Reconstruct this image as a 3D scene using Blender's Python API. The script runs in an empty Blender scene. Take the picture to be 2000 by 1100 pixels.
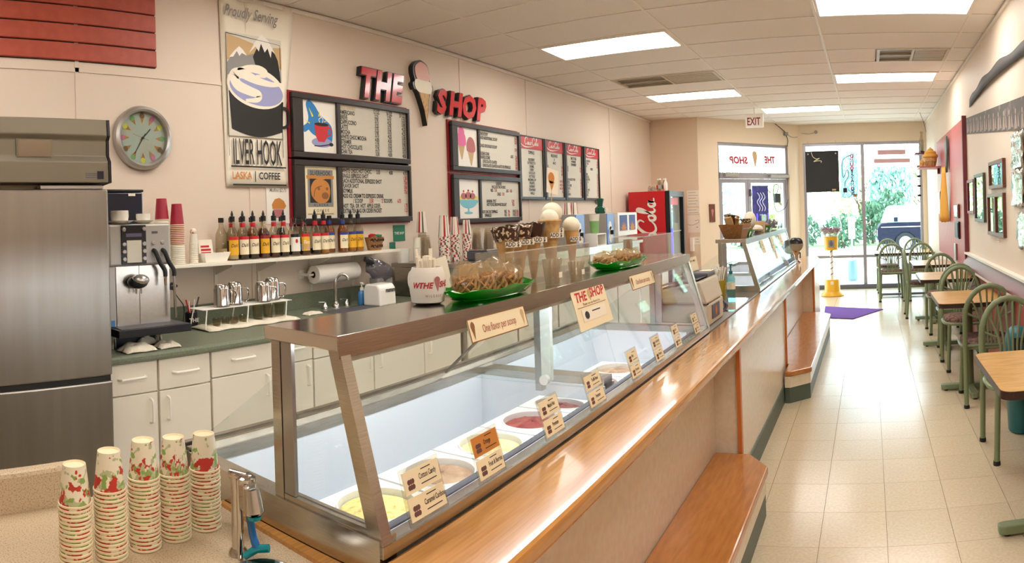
import bpy, bmesh, math, random
from mathutils import Vector, Matrix, Euler
random.seed(7)
PI = math.pi
scene = bpy.context.scene
COL = scene.collection

# ---------------------------------------------------------------- camera (phone panorama: cylindrical)
cd = bpy.data.cameras.new('camera')
cam = bpy.data.objects.new('camera', cd); COL.objects.link(cam)
cd.type = 'PANO'
cd.panorama_type = 'CENTRAL_CYLINDRICAL'
cd.central_cylindrical_range_u_min = -1000 / 1300
cd.central_cylindrical_range_u_max = 1000 / 1300
cd.central_cylindrical_range_v_min = (423 - 1100) / 1300
cd.central_cylindrical_range_v_max = 423 / 1300
cd.central_cylindrical_radius = 1.0
cam.matrix_world = (Matrix.Translation((0, 0, 1.5)) @ Matrix.Rotation(698 / 1300, 4, 'Z')
                    @ Matrix.Rotation(PI / 2, 4, 'X') @ Matrix.Rotation(-0.0317, 4, 'Z'))
scene.camera = cam

# ---------------------------------------------------------------- sky, exposure
w = bpy.data.worlds.new('sky'); scene.world = w; w.use_nodes = True
nt = w.node_tree; nt.nodes.clear()
bgn = nt.nodes.new('ShaderNodeBackground'); wo = nt.nodes.new('ShaderNodeOutputWorld')
tc = nt.nodes.new('ShaderNodeTexCoord'); sx = nt.nodes.new('ShaderNodeSeparateXYZ')
cr = nt.nodes.new('ShaderNodeValToRGB')
cr.color_ramp.elements[0].position = 0.0; cr.color_ramp.elements[0].color = (.93, .97, 1, 1)
cr.color_ramp.elements[1].position = 0.8; cr.color_ramp.elements[1].color = (.72, .86, 1, 1)
nt.links.new(tc.outputs['Generated'], sx.inputs[0]); nt.links.new(sx.outputs['Z'], cr.inputs[0])
nt.links.new(cr.outputs[0], bgn.inputs[0]); bgn.inputs[1].default_value = 6.3
nt.links.new(bgn.outputs[0], wo.inputs[0])
LAMP = 11.0
scene.view_settings.view_transform = 'Standard'
scene.view_settings.look = 'None'
scene.view_settings.exposure = 0.47
scene.view_settings.gamma = 1.0
scene.view_settings.use_curve_mapping = False
try:
    scene.cycles.use_denoising = True
    scene.cycles.max_bounces = 10
    scene.cycles.transparent_max_bounces = 24
    scene.cycles.sample_clamp_indirect = 6.0
    scene.cycles.caustics_reflective = False
    scene.cycles.caustics_refractive = False
except Exception:
    pass

# ---------------------------------------------------------------- materials
def hx(h):
    h = h.lstrip('#')
    c = [int(h[i:i + 2], 16) / 255 for i in (0, 2, 4)]
    return tuple(x / 12.92 if x <= .04045 else ((x + .055) / 1.055) ** 2.4 for x in c) + (1,)

def M(name, col, rough=.5, metal=0, col2=None, scale=8, stretch=(1, 1, 1), lo=.35, hi=.65, bump=0, bscale=60,
      coat=0, emit=0, spec=None, detail=4, rand=0):
    m = bpy.data.materials.new(name); m.use_nodes = True
    n = m.node_tree.nodes; L = m.node_tree.links
    p = n['Principled BSDF']
    p.inputs['Base Color'].default_value = hx(col)
    p.inputs['Roughness'].default_value = rough
    p.inputs['Metallic'].default_value = metal
    if spec is not None: p.inputs['Specular IOR Level'].default_value = spec
    if coat: p.inputs['Coat Weight'].default_value = coat; p.inputs['Coat Roughness'].default_value = .06
    m.diffuse_color = hx(col)
    out = None
    if col2 or bump:
        t = n.new('ShaderNodeTexCoord'); mp = n.new('ShaderNodeMapping'); mp.inputs['Scale'].default_value = stretch
        L.new(t.outputs['Object'], mp.inputs[0])
    if col2:
        no = n.new('ShaderNodeTexNoise'); no.inputs['Scale'].default_value = scale; no.inputs['Detail'].default_value = detail
        L.new(mp.outputs[0], no.inputs['Vector'])
        r = n.new('ShaderNodeValToRGB')
        r.color_ramp.elements[0].position = lo; r.color_ramp.elements[0].color = hx(col)
        r.color_ramp.elements[1].position = hi; r.color_ramp.elements[1].color = hx(col2)
        L.new(no.outputs['Fac'], r.inputs[0]); L.new(r.outputs[0], p.inputs['Base Color']); out = r.outputs[0]
    if rand:
        oi = n.new('ShaderNodeObjectInfo'); hs = n.new('ShaderNodeHueSaturation')
        mr = n.new('ShaderNodeMapRange'); mr.inputs['To Min'].default_value = 1 - rand; mr.inputs['To Max'].default_value = 1 + rand
        L.new(oi.outputs['Random'], mr.inputs[0]); L.new(mr.outputs[0], hs.inputs['Value'])
        if out: L.new(out, hs.inputs['Color'])
        else: hs.inputs['Color'].default_value = hx(col)
        L.new(hs.outputs[0], p.inputs['Base Color'])
    if bump:
        nb = n.new('ShaderNodeTexNoise'); nb.inputs['Scale'].default_value = bscale
        L.new(mp.outputs[0], nb.inputs['Vector'])
        b = n.new('ShaderNodeBump'); b.inputs['Strength'].default_value = bump; b.inputs['Distance'].default_value = .004
        L.new(nb.outputs['Fac'], b.inputs['Height']); L.new(b.outputs[0], p.inputs['Normal'])
    if emit:
        p.inputs['Emission Color'].default_value = hx(col); p.inputs['Emission Strength'].default_value = emit
    return m

def G(name, tint='ffffff', refl=1.0, rough=.02, milk=0.0, ior=1.45):
    """thin clear sheet: see-through with mirror reflections at grazing angles"""
    m = bpy.data.materials.new(name); m.use_nodes = True
    n = m.node_tree.nodes; L = m.node_tree.links; n.clear()
    o = n.new('ShaderNodeOutputMaterial'); tr = n.new('ShaderNodeBsdfTransparent'); gl = n.new('ShaderNodeBsdfGlossy')
    tr.inputs[0].default_value = hx(tint); gl.inputs['Roughness'].default_value = rough
    f = n.new('ShaderNodeLayerWeight'); f.inputs[0].default_value = .5
    pw = n.new('ShaderNodeMath'); pw.operation = 'POWER'; pw.inputs[1].default_value = 4.5; L.new(f.outputs['Facing'], pw.inputs[0])
    mu = n.new('ShaderNodeMath'); mu.operation = 'MULTIPLY_ADD'; mu.inputs[1].default_value = .75 * min(refl, 1.2); mu.inputs[2].default_value = .03 * refl; mu.use_clamp = True
    L.new(pw.outputs[0], mu.inputs[0])
    mx = n.new('ShaderNodeMixShader'); L.new(mu.outputs[0], mx.inputs[0])
    if milk:
        df = n.new('ShaderNodeBsdfDiffuse'); df.inputs[0].default_value = hx(tint)
        ts_ = n.new('ShaderNodeBsdfTranslucent'); ts_.inputs[0].default_value = hx(tint)
        dm = n.new('ShaderNodeMixShader'); dm.inputs[0].default_value = .5; L.new(df.outputs[0], dm.inputs[1]); L.new(ts_.outputs[0], dm.inputs[2])
        m2 = n.new('ShaderNodeMixShader'); m2.inputs[0].default_value = milk
        L.new(tr.outputs[0], m2.inputs[1]); L.new(dm.outputs[0], m2.inputs[2]); L.new(m2.outputs[0], mx.inputs[1])
    else:
        L.new(tr.outputs[0], mx.inputs[1])
    L.new(gl.outputs[0], mx.inputs[2]); L.new(mx.outputs[0], o.inputs[0])
    m.diffuse_color = hx(tint)
    return m

def floral(name):
    m = M(name, 'efe6cc', .5)
    n = m.node_tree.nodes; L = m.node_tree.links; p = n['Principled BSDF']
    t = n.new('ShaderNodeTexCoord'); cur = None
    sp = n.new('ShaderNodeSeparateXYZ'); L.new(t.outputs['Object'], sp.inputs[0])
    gz = n.new('ShaderNodeMapRange'); gz.inputs['From Min'].default_value = .005; gz.inputs['From Max'].default_value = .075
    gz.inputs['To Min'].default_value = .055; gz.inputs['To Max'].default_value = -.12; L.new(sp.outputs['Z'], gz.inputs[0])
    for sc, off, thr, c in ((46, 0, .55, 'bcc295'), (44, 5, .575, '8fae5a'), (52, 11, .55, 'c23a2a')):
        mp = n.new('ShaderNodeMapping'); mp.inputs['Location'].default_value = (off, off * .7, off * 1.3)
        L.new(t.outputs['Object'], mp.inputs[0])
        no = n.new('ShaderNodeTexNoise'); no.inputs['Scale'].default_value = sc; no.inputs['Detail'].default_value = 2
        L.new(mp.outputs[0], no.inputs['Vector'])
        r = n.new('ShaderNodeValToRGB'); r.color_ramp.elements[0].position = thr - .02; r.color_ramp.elements[1].position = thr + .01
        ad = n.new('ShaderNodeMath'); L.new(no.outputs['Fac'], ad.inputs[0]); L.new(gz.outputs[0], ad.inputs[1]); L.new(ad.outputs[0], r.inputs[0])
        mx = n.new('ShaderNodeMix'); mx.data_type = 'RGBA'
        L.new(r.outputs[0], mx.inputs['Factor'])
        if cur is None: mx.inputs[6].default_value = hx('efe6cc')
        else: L.new(cur, mx.inputs[6])
        mx.inputs[7].default_value = hx(c); cur = mx.outputs[2]
    L.new(cur, p.inputs['Base Color'])
    return m

mt = {}
def D(k, *a, **kw): mt[k] = M(k, *a, **kw)
D('wall_paint', 'e4d3c0', .55, bump=.15, bscale=90)
D('wall_far', 'e3cfb5', .6, bump=.1)
D('ceiling_board', 'f5ede6', .85, col2='e6dcd0', scale=160, lo=.38, hi=.72, bump=.35, bscale=220)
D('grid_white', 'efe6da', .5)
D('case_lamp_dim', 'f2f7ff', .5, emit=7.0)
D('case_lamp', 'f2f7ff', .5, emit=34.0)
D('lamp_white', 'fffaf3', .5, emit=LAMP)
D('vent_metal', 'cdbfa8', .5)
D('vent_dark', '7c7264', .6)
D('vinyl_tile', 'dccdb0', .20, col2='cdbc9c', scale=70, lo=.3, hi=.75, rand=.035, spec=.6)
D('tile_gap', '6d5f48', .7)
D('red_slat', 'b8523c', .5, col2='ad4a36', scale=20)
D('red_panel_tinted', 'c46866', .4, col2='b65a5a', scale=12, stretch=(12, 1, 1))  # window light on the panel is put into its pinker red
D('stainless', 'd2ccc2', .25, metal=1, col2='bab4aa', scale=18, stretch=(1, 1, 40), lo=.3, hi=.7)
D('fridge_steel', 'a09b94', .36, metal=1, col2='958f87', scale=5, stretch=(3, 3, .2), lo=.3, hi=.7)
D('shelf_steel', 'e8e4dc', .14, metal=1)
D('fridge_grey', '7f7767', .42, metal=.6)
D('dark_gap', '17140f', .6)
D('dark_mirror', '7a7064', .12, metal=1)
D('chrome', 'c9c6c2', .12, metal=1)
D('black', '15151a', .3)
D('black_matt', '1b1a1c', .6)
D('navy', '181c2c', .25)
D('white', 'f0ebe0', .4)
D('cabinet_white', 'ece4d2', .38)
D('white_plastic', 'f2ede2', .3)
D('paper', 'f1e7d3', .7)
D('cream', 'efe0bb', .6)
D('letter_board', 'd9d4c4', .5)
D('board_frame', '2b2422', .35)
D('red', 'c8202a', .4)
D('deep_red', '8f1722', .5)
D('red_gloss', 'd02a30', .22, coat=.5)
D('ink', '1d1a18', .6)
D('ink_red', 'c3202c', .6)
D('ink_blue', '2f7fbd', .6)
D('ink_yellow', 'e6d84a', .6)
D('ink_brown', '8a5a2c', .6)
D('ink_berry', '6a4440', .6)
D('ink_orange', 'c98238', .6)
D('ink_tan', 'c9a878', .6)
D('ink_grey', '8d8a86', .6)
D('ink_lilac', '9a9cc4', .6)
D('ink_pink', 'e070a0', .6)
D('ink_rose', 'b87070', .6)
D('ink_teal', '7cc0d0', .6)
D('ink_green', '7fae6a', .6)
D('green_top', '7b826c', .4, col2='68705c', scale=130, lo=.35, hi=.7)
D('speckle', 'c9b394', .38, col2='97805f', scale=260, lo=.50, hi=.68)
D('oak', 'c98e48', .2, col2='ae7636', scale=9, stretch=(14, .7, 14), lo=.3, hi=.72, coat=.6)
D('oak_bench', 'c48444', .28, col2='a7682e', scale=7, stretch=(8, 1.2, 8), lo=.3, hi=.75, coat=.35)
D('orange_trim', 'c87434', .35)
D('panel_cream', 'ebe0cb', .3, col2='e3d6be', scale=30)
D('base_green', '55645a', .45)
D('liner', 'f5f9ff', .35)
D('tub_white', 'f4f3ee', .35)
D('ice_yellow', 'e8d488', .6, col2='b99b52', scale=60, lo=.52, hi=.75, bump=.8, bscale=40)
D('ice_brown', '9a7658', .6, col2='b99a7c', scale=22, bump=.8, bscale=30)
D('ice_cream', 'ece0a6', .6, col2='d8c684', scale=26, bump=.8, bscale=30)
D('ice_red', '7c2a28', .5, col2='a2443e', scale=26, bump=.8, bscale=30)
D('ice_plum', '70342f', .5, col2='90504a', scale=26, bump=.8, bscale=30)
D('cone_waffle', 'd9b47c', .6, col2='c2955a', scale=40, bump=.5, bscale=60)
D('cone_pale', 'd9ae74', .6, col2='c89a5c', scale=30)
D('choco', '3f2418', .4, col2='3f2418')
D('nutty', '4a2c1e', .5, col2='e2cfae', scale=95, lo=.55, hi=.58, detail=1, bump=.6, bscale=95)
D('vanilla', 'f3ead2', .45, bump=.3, bscale=40)
D('cookie', 'c79a5c', .6, col2='8f6230', scale=40, bump=.8, bscale=50)
D('chair_green', '7b8966', .38)
D('seat_fabric', '8a6552', .85, col2='4f3a3c', scale=45, lo=.4, hi=.6)
D('laminate', 'd3a65e', .3, col2='b98a44', scale=5, stretch=(2, 9, 9), lo=.35, hi=.7)
D('edge_brown', '3a2620', .4)
D('edge_grey', '8d8790', .35)
D('maroon', '7c3038', .45)
D('rose_wall', 'b0544e', .5)
D('mirror', 'd8dcd8', .05, metal=1)
D('wood_frame', '6f4030', .4)
D('olive_frame', '4c4636', .4)
D('foil', 'cfcabf', .18, metal=1, bump=1, bscale=22)
D('border', '5f5a56', .7, col2='8e8480', scale=10, lo=.55, hi=.7)
D('charcoal', '4c4846', .7)
D('purple_mat', '6b3fa0', .9, bump=.4, bscale=200)
D('yellow', 'e6ad22', .35)
D('yellow_cloth', 'e8b455', .8)
D('alu', 'a8a4ac', .35, metal=.7)
D('alu_dark', '6c6a74', .4, metal=.5)
D('silver', 'b9b6b2', .3, metal=.9)
D('coke_red', 'c3121f', .3)
D('blue_label', '6f93d0', .35)
D('blue_soap', '3f7fb8', .3)
D('teal', '1f6f78', .4)
D('green_card', '1f7a58', .5)
D('green_glass', '1d5a45', .2)
D('slate', '5a5a70', .6)
D('terry', 'e6dcc6', .95, bump=.8, bscale=120)
D('cup_red', 'a8263c', .4)
D('wicker', 'b98450', .7, col2='8f5f30', scale=60, stretch=(1, 1, 4), bump=.8, bscale=80)
D('grey_plastic', '8f8b86', .5)
D('grey_dark', '55535a', .5)
D('machine_grey', 'b0aca4', .35, metal=.3)
D('beige_plastic', 'cbbfa8', .5)
D('handle_blue', '1f6fb5', .15)
D('handle_teal', '149aa8', .15)
D('skin_syrup', '5a2a1c', .2)
D('van_navy', '0c1026', .55, spec=.25)
D('van_glass', 'b8d8d4', .15)
D('rubber', '202022', .8)
D('hub', 'd6d4cc', .4)
D('asphalt', 'd2d0ca', .9, col2='c4c2bc', scale=3)
D('verge', 'a9b98a', .95, col2='93a878', scale=2)
D('leaf_dark', '54785a', .7, rand=.2)
D('leaf_hazed', 'c9dea4', .7, rand=.2)  # paled to stand in for outdoor haze and overexposure
D('bark', '6a5846', .9)
D('leaf_hazed_blue', 'a4c8bc', .7)  # haze put into this blue green as well
D('grass_green', '2f9a34', .7)
D('cord', '2a2628', .5)
D('neon_pink', 'd0506a', .3)
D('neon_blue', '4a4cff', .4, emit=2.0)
D('neon_white', 'dfe6f4', .3)
D('rose_banner', 'd8aeb0', .6)
D('haze_banner', 'd6d4ea', .5)
D('lid_white', 'e9e2d0', .5)
D('tea', '4d2a18', .15)
D('syrup_amber', '8f4a16', .12)
D('syrup_red', '4a1216', .12)
D('syrup_clear', 'cdbb98', .12)
D('syrup_gold', 'b87a2c', .12)
D('syrup_dark', '241410', .12)
D('clock_face', 'b9c0b6', .35, col2='c9b9a8', scale=9)
D('green_film', '2fae3c', .2)
mt['floral'] = floral('floral')
mt['glass'] = G('glass', 'f4faf9')
mt['case_glass'] = G('case_glass', 'fafdfd', refl=1.1)
mt['window_glass'] = G('window_glass', 'f2fbfb', refl=.6)
mt['bottle_glass'] = G('bottle_glass', 'e9e4d6', refl=1.5)
mt['clear_plastic'] = G('clear_plastic', 'f3eee4', refl=1.4, rough=.08, milk=.12)
mt['acrylic'] = G('acrylic', 'f6f4ee', refl=1.8, milk=.09)
mt['acrylic_glint'] = G('acrylic_glint', 'fffdf8', refl=1.8, milk=.55)  # milky white colour stands in for the bright edge highlight
mt['wrap'] = G('wrap', 'fbf3e2', refl=2.5, rough=.12, milk=.08)
mt['green_tray'] = G('green_tray', '38c23c', refl=1.5, rough=.08, milk=.55)
mt['sheer_banner'] = G('sheer_banner', 'e9e4f2', refl=.2, rough=.4, milk=.6)
mt['smoke_bag'] = G('smoke_bag', 'b9b6c0', refl=2.2, rough=.12, milk=.25)

# ---------------------------------------------------------------- mesh helpers
class B:
    def __init__(s): s.v = []; s.f = []
    def add(s, v, f):
        k = len(s.v); s.v += [tuple(a) for a in v]; s.f += [tuple(i + k for i in q) for q in f]; return s
    def box(s, x0, y0, z0, x1, y1, z1):
        return s.add([(x0, y0, z0), (x1, y0, z0), (x1, y1, z0), (x0, y1, z0), (x0, y0, z1), (x1, y0, z1), (x1, y1, z1), (x0, y1, z1)],
                     [(3, 2, 1, 0), (4, 5, 6, 7), (0, 1, 5, 4), (1, 2, 6, 5), (2, 3, 7, 6), (3, 0, 4, 7)])
    def cbox(s, x, y, z, w, d, h): return s.box(x - w / 2, y - d / 2, z, x + w / 2, y + d / 2, z + h)
    def lathe(s, prof, n=24, c=(0, 0, 0), axis='z', sx=1, sy=1):
        v = []; f = []
        for r, h in prof:
            for i in range(n):
                a = 2 * PI * i / n; x, y = r * math.cos(a) * sx, r * math.sin(a) * sy
                p = (x, y, h) if axis == 'z' else ((h, x, y) if axis == 'x' else (y, h, x))
                v.append((p[0] + c[0], p[1] + c[1], p[2] + c[2]))
        m = len(prof)
        for j in range(m - 1):
            for i in range(n):
                f.append((j * n + i, j * n + (i + 1) % n, (j + 1) * n + (i + 1) % n, (j + 1) * n + i))
        if prof[0][0] > 1e-5: f.append(tuple(range(n))[::-1])
        if prof[-1][0] > 1e-5: f.append(tuple((m - 1) * n + i for i in range(n)))
        return s.add(v, f)
    def cyl(s, p0, p1, r0, r1=None, n=12): return s.tube([p0, p1], [r0, r0 if r1 is None else r1], n)
    def tube(s, pts, r, n=8, closed=False):
        pts = [Vector(p) for p in pts]; m = len(pts)
        rs = r if isinstance(r, (list, tuple)) else [r] * m
        v = []; f = []; up = None
        for i, p in enumerate(pts):
            a = pts[(i - 1) % m] if (i or closed) else p; b = pts[(i + 1) % m] if (i < m - 1 or closed) else p
            t = (b - a).normalized()
            if up is None: up = t.orthogonal().normalized()
            up = (up - t * up.dot(t)); up = up.normalized() if up.length > 1e-6 else t.orthogonal().normalized()
            q = t.cross(up)
            for k in range(n):
                an = 2 * PI * k / n
                v.append(p + (up * math.cos(an) + q * math.sin(an)) * rs[i])
        for i in range(m if closed else m - 1):
            for k in range(n):
                a, b = i * n, ((i + 1) % m) * n
                f.append((a + k, a + (k + 1) % n, b + (k + 1) % n, b + k))
        if not closed: f.append(tuple(range(n))[::-1]); f.append(tuple((m - 1) * n + k for k in range(n)))
        return s.add(v, f)
    def prism(s, poly, z0, z1, ax='z'):
        n = len(poly)
        def P(a, b, h): return (a, b, h) if ax == 'z' else ((h, a, b) if ax == 'x' else (a, h, b))
        v = [P(a, b, z0) for a, b in poly] + [P(a, b, z1) for a, b in poly]
        f = [tuple(range(n))[::-1], tuple(range(n, 2 * n))] + [(i, (i + 1) % n, n + (i + 1) % n, n + i) for i in range(n)]
        return s.add(v, f)
    def ball(s, c, r, n=14, m=9, sq=(1, 1, 1)):
        pr = []
        for j in range(m + 1):
            a = -PI / 2 + PI * j / m; pr.append((max(math.cos(a) * r, 1e-6), math.sin(a) * r))
        k = len(s.v); s.lathe(pr, n)
        s.v[k:] = [(x * sq[0] + c[0], y * sq[1] + c[1], z * sq[2] + c[2]) for x, y, z in s.v[k:]]
        return s
    # flat print, in a local xy plane
    def rect(s, x0, y0, x1, y1, z=0): return s.add([(x0, y0, z), (x1, y0, z), (x1, y1, z), (x0, y1, z)], [(0, 1, 2, 3)])
    def poly(s, pts, z=0): return s.add([(x, y, z) for x, y in pts], [tuple(range(len(pts)))])
    def ell(s, cx, cy, rx, ry, z=0, n=20, rot=0):
        c, q = math.cos(rot), math.sin(rot)
        return s.poly([(cx + rx * math.cos(2 * PI * i / n) * c - ry * math.sin(2 * PI * i / n) * q,
                        cy + rx * math.cos(2 * PI * i / n) * q + ry * math.sin(2 * PI * i / n) * c) for i in range(n)], z)
    def rib(s, pts, w, z=0, smooth=True):
        if smooth and len(pts) > 2: pts = spline(pts, 5)
        P = [Vector((x, y)) for x, y in pts]; v = []; m = len(P)
        for i, p in enumerate(P):
            t = (P[min(i + 1, m - 1)] - P[max(i - 1, 0)]); t = t.normalized() if t.length > 1e-9 else Vector((1, 0))
            nn = Vector((-t.y, t.x)); ww = w(i / (m - 1)) if callable(w) else w
            v += [(p.x + nn.x * ww / 2, p.y + nn.y * ww / 2, z), (p.x - nn.x * ww / 2, p.y - nn.y * ww / 2, z)]
        return s.add(v, [(2 * i, 2 * i + 1, 2 * i + 3, 2 * i + 2) for i in range(m - 1)])
    def text(s, t, x, y, size, sx=1, bold=0, shear=0, al='L', z=0, rot=0, mir=False, ext=0):
        vs, fs = glyphs(t, bold, ext)
        if not vs: return s
        wd = max(v[0] for v in vs) * size * sx
        ox = 0 if al == 'L' else (-wd / 2 if al == 'C' else -wd)
        c, q = math.cos(rot), math.sin(rot); out = []
        for a, b, h in vs:
            u = a * size * sx + b * size * shear + ox; d = b * size
            if mir: u = -u
            out.append((x + u * c - d * q, y + u * q + d * c, z + h))
        return s.add(out, fs)
    def xf(s, mat): s.v = [tuple(mat @ Vector(p)) for p in s.v]; return s

def spline(pts, k=6):
    P = [Vector(p if len(p) > 2 else (p[0], p[1], 0)) for p in pts]; out = []
    for i in range(len(P) - 1):
        a, b, c, d = P[max(i - 1, 0)], P[i], P[i + 1], P[min(i + 2, len(P) - 1)]
        for j in range(k):
            t = j / k
            out.append(.5 * ((2 * b) + (c - a) * t + (2 * a - 5 * b + 4 * c - d) * t * t + (3 * b - a - 3 * c + d) * t ** 3))
    out.append(P[-1])
    return [tuple(p[:2]) for p in out] if len(pts[0]) == 2 else [tuple(p) for p in out]

_gl = {}
def glyphs(t, bold, ext=0):
    k = (t, bold, ext)
    if k not in _gl:
        c = bpy.data.curves.new('lettering', 'FONT'); c.body = t; c.size = 1; c.resolution_u = 2; c.offset = bold; c.extrude = ext
        o = bpy.data.objects.new('lettering', c)
        me = o.to_mesh()
        _gl[k] = ([tuple(v.co) for v in me.vertices], [tuple(p.vertices) for p in me.polygons])
        o.to_mesh_clear(); bpy.data.objects.remove(o); bpy.data.curves.remove(c)
    return _gl[k]

def mesh(name, b, mat, smooth=False):
    me = bpy.data.meshes.new(name); me.from_pydata(b.v, [], b.f); me.update()
    me.materials.append(mt[mat] if isinstance(mat, str) else mat)
    if smooth:
        me.shade_smooth(); me.set_sharp_from_angle(angle=.7)
    return me

def ob(name, b, mat, parent=None, loc=None, rot=None, smooth=False, bev=0, kind=None):
    me = b if isinstance(b, bpy.types.Mesh) else mesh(name, b, mat, smooth)
    o = bpy.data.objects.new(name, me); COL.objects.link(o)
    if parent: o.parent = parent
    if loc: o.location = loc
    if rot: o.rotation_euler = rot
    if bev:
        m = o.modifiers.new('bevel', 'BEVEL'); m.width = bev; m.segments = 2; m.limit_method = 'ANGLE'
    if kind: o['kind'] = kind
    elif parent and name.endswith(('lettering', 'print', '_groove')): o['kind'] = 'stuff'
    return o

def tag(o, label, cat, group=None, kind=None):
    o['label'] = label; o['category'] = cat
    if group: o['group'] = group
    if kind: o['kind'] = kind
    return o

def thing(name, label, cat, loc=(0, 0, 0), rot=(0, 0, 0), group=None, kind=None):
    o = bpy.data.objects.new(name, None); COL.objects.link(o); o.empty_display_size = .05
    o.location = loc; o.rotation_euler = rot
    return tag(o, label, cat, group, kind)

def dup(r, label, loc=None, rot=None, group=None):
    def cp(o, p):
        c = o.copy(); COL.objects.link(c)
        if p: c.parent = p
        for ch in kids.get(o.name, ()): cp(ch, c)
        return c
    kids = {}
    for o in list(r.children_recursive): kids.setdefault(o.parent.name, []).append(o)
    c = cp(r, None); c['label'] = label
    if loc is not None: c.location = loc
    if rot is not None: c.rotation_euler = rot
    if group: c['group'] = group
    return c

def st(name, b, mat, label, cat, parent=None, bev=0, loc=None, rot=None):
    o = ob(name, b, mat, parent, loc, rot, bev=bev); tag(o, label, cat, kind='structure'); return o

RL = (PI / 2, 0, PI / 2)      # on the left wall: local x = +Y, local y = up, local z = out of the wall
RR = (PI / 2, 0, -PI / 2)     # on the right wall: local x = -Y
RF = (PI / 2, 0, 0)           # on the window wall: local x = +X
AD = math.atan2(.761, .649)
RD = (PI / 2, 0, AD)          # on the slanted door wall
ORD = ['first', 'second', 'third', 'fourth', 'fifth', 'sixth', 'seventh', 'eighth', 'ninth', 'tenth', 'eleventh', 'twelfth',
       'thirteenth', 'fourteenth', 'fifteenth', 'sixteenth', 'seventeenth', 'eighteenth', 'nineteenth', 'twentieth',
       'twenty-first', 'twenty-second', 'twenty-third', 'twenty-fourth', 'twenty-fifth', 'twenty-sixth', 'twenty-seventh', 'twenty-eighth']

# ================================================================ ROOM SHELL
XL, XR, YF, YB, ZC = -3.5, 1.06, 12.05, -3.2, 3.0
tl, t_r = .303, .335
fl = st('floor', B().box(XL - .1, YB - .1, -.08, XR + .1, YF + .1, -.006), 'tile_gap', 'cream vinyl tile floor of the shop', 'floor')
tile_me = mesh('floor_tile', B().box(.001, .001, -.006, tl - .001, t_r - .001, 0), 'vinyl_tile')
for i in range(-4, 4):
    for j in range(-4, 29):
        x, y = .04 + i * tl, 2.565 + j * t_r
        if x > XR - .02 or y > YF - .02 or y < 1.2: continue
        b = tile_me
        if x + tl > XR or y + t_r > YF:
            b = B().box(.001, .001, -.006, min(tl, XR - x) - .001, min(t_r, YF - y) - .001, 0)
        ob('floor_tile', b, 'vinyl_tile', fl, (x, y, 0))
ob('floor_surface', B().box(XL, YB, -.006, -.95, YF - .02, -.001).box(-.95, YB, -.006, XR, 1.2, -.001), 'vinyl_tile', fl)

cg = st('ceiling', B().box(XL - .1, YB - .1, 3.03, XR + .1, YF + .1, 3.1), 'ceiling_board', 'suspended ceiling of speckled cream tiles', 'ceiling')
cols = [XL, -2.82, -1.60, -.38, .84, XR]; y0r, pr = 5.25, .57
LAMPS = {(1, 0), (1, 5), (2, 8), (3, -1), (3, 4), (1, -5), (3, -6), (1, -9), (3, -10)}  # near rows continue the grid out of view, added for fill light
VENTS = {(1, 3), (3, 2)}
cell = {}
for ci in range(5):
    for rj in range(-14, 12):
        x0, x1 = cols[ci] + .008, cols[ci + 1] - .008
        ya, yb = y0r + rj * pr + .008, min(y0r + (rj + 1) * pr - .008, YF)
        if (ci, rj) in LAMPS or (ci, rj) in VENTS: continue
        k = (ci, round(yb - ya, 3))
        if k not in cell: cell[k] = mesh('ceiling_tile', B().box(0, 0, 0, x1 - x0, yb - ya, .018), 'ceiling_board')
        ob('ceiling_tile', cell[k], None, cg, (x0, ya, 3.002))
gb = B()
for x in cols[1:-1]: gb.box(x - .010, YB, 2.996, x + .010, YF, 3.006)
for rj in range(-14, 13):
    y = y0r + rj * pr
    if y < YF: gb.box(XL, y - .010, 2.9965, XR, y + .010, 3.0055)
ob('grid_frame', gb, 'grid_white', cg)
for n, (ci, rj) in enumerate(sorted(LAMPS, key=lambda q: (q[1], q[0]))):
    x0, x1, ya, yb = cols[ci], cols[ci + 1], y0r + rj * pr, y0r + (rj + 1) * pr
    lab = {(1, 0): 'glowing ceiling light panel over the counter, nearest the cone sign', (1, 5): 'glowing ceiling light panel in the second position along the menu wall',
           (2, 8): 'glowing ceiling light panel next to the EXIT sign', (3, -1): 'glowing ceiling light panel cut by the top of the frame above the aisle',
           (3, 4): 'glowing ceiling light panel beyond the aisle vent'}.get((ci, rj), 'ceiling light panel added out of view for fill, row %s' % ORD[rj + 10])
    t = thing('ceiling_light', lab, 'light', ((x0 + x1) / 2, (ya + yb) / 2, 2.995), group='fluorescent ceiling panels')
    wx, wy = (x1 - x0) / 2 - .014, (yb - ya) / 2 - .014
    ob('diffuser', B().box(-wx + .02, -wy + .02, .0, wx - .02, wy - .02, .012), 'lamp_white', t)
    ob('frame', B().box(-wx, -wy, -.004, wx, -wy + .022, .02).box(-wx, wy - .022, -.004, wx, wy, .02)
       .box(-wx, -wy + .022, -.004, -wx + .022, wy - .022, .02).box(wx - .022, -wy + .022, -.004, wx, wy - .022, .02), 'grid_white', t)
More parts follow.
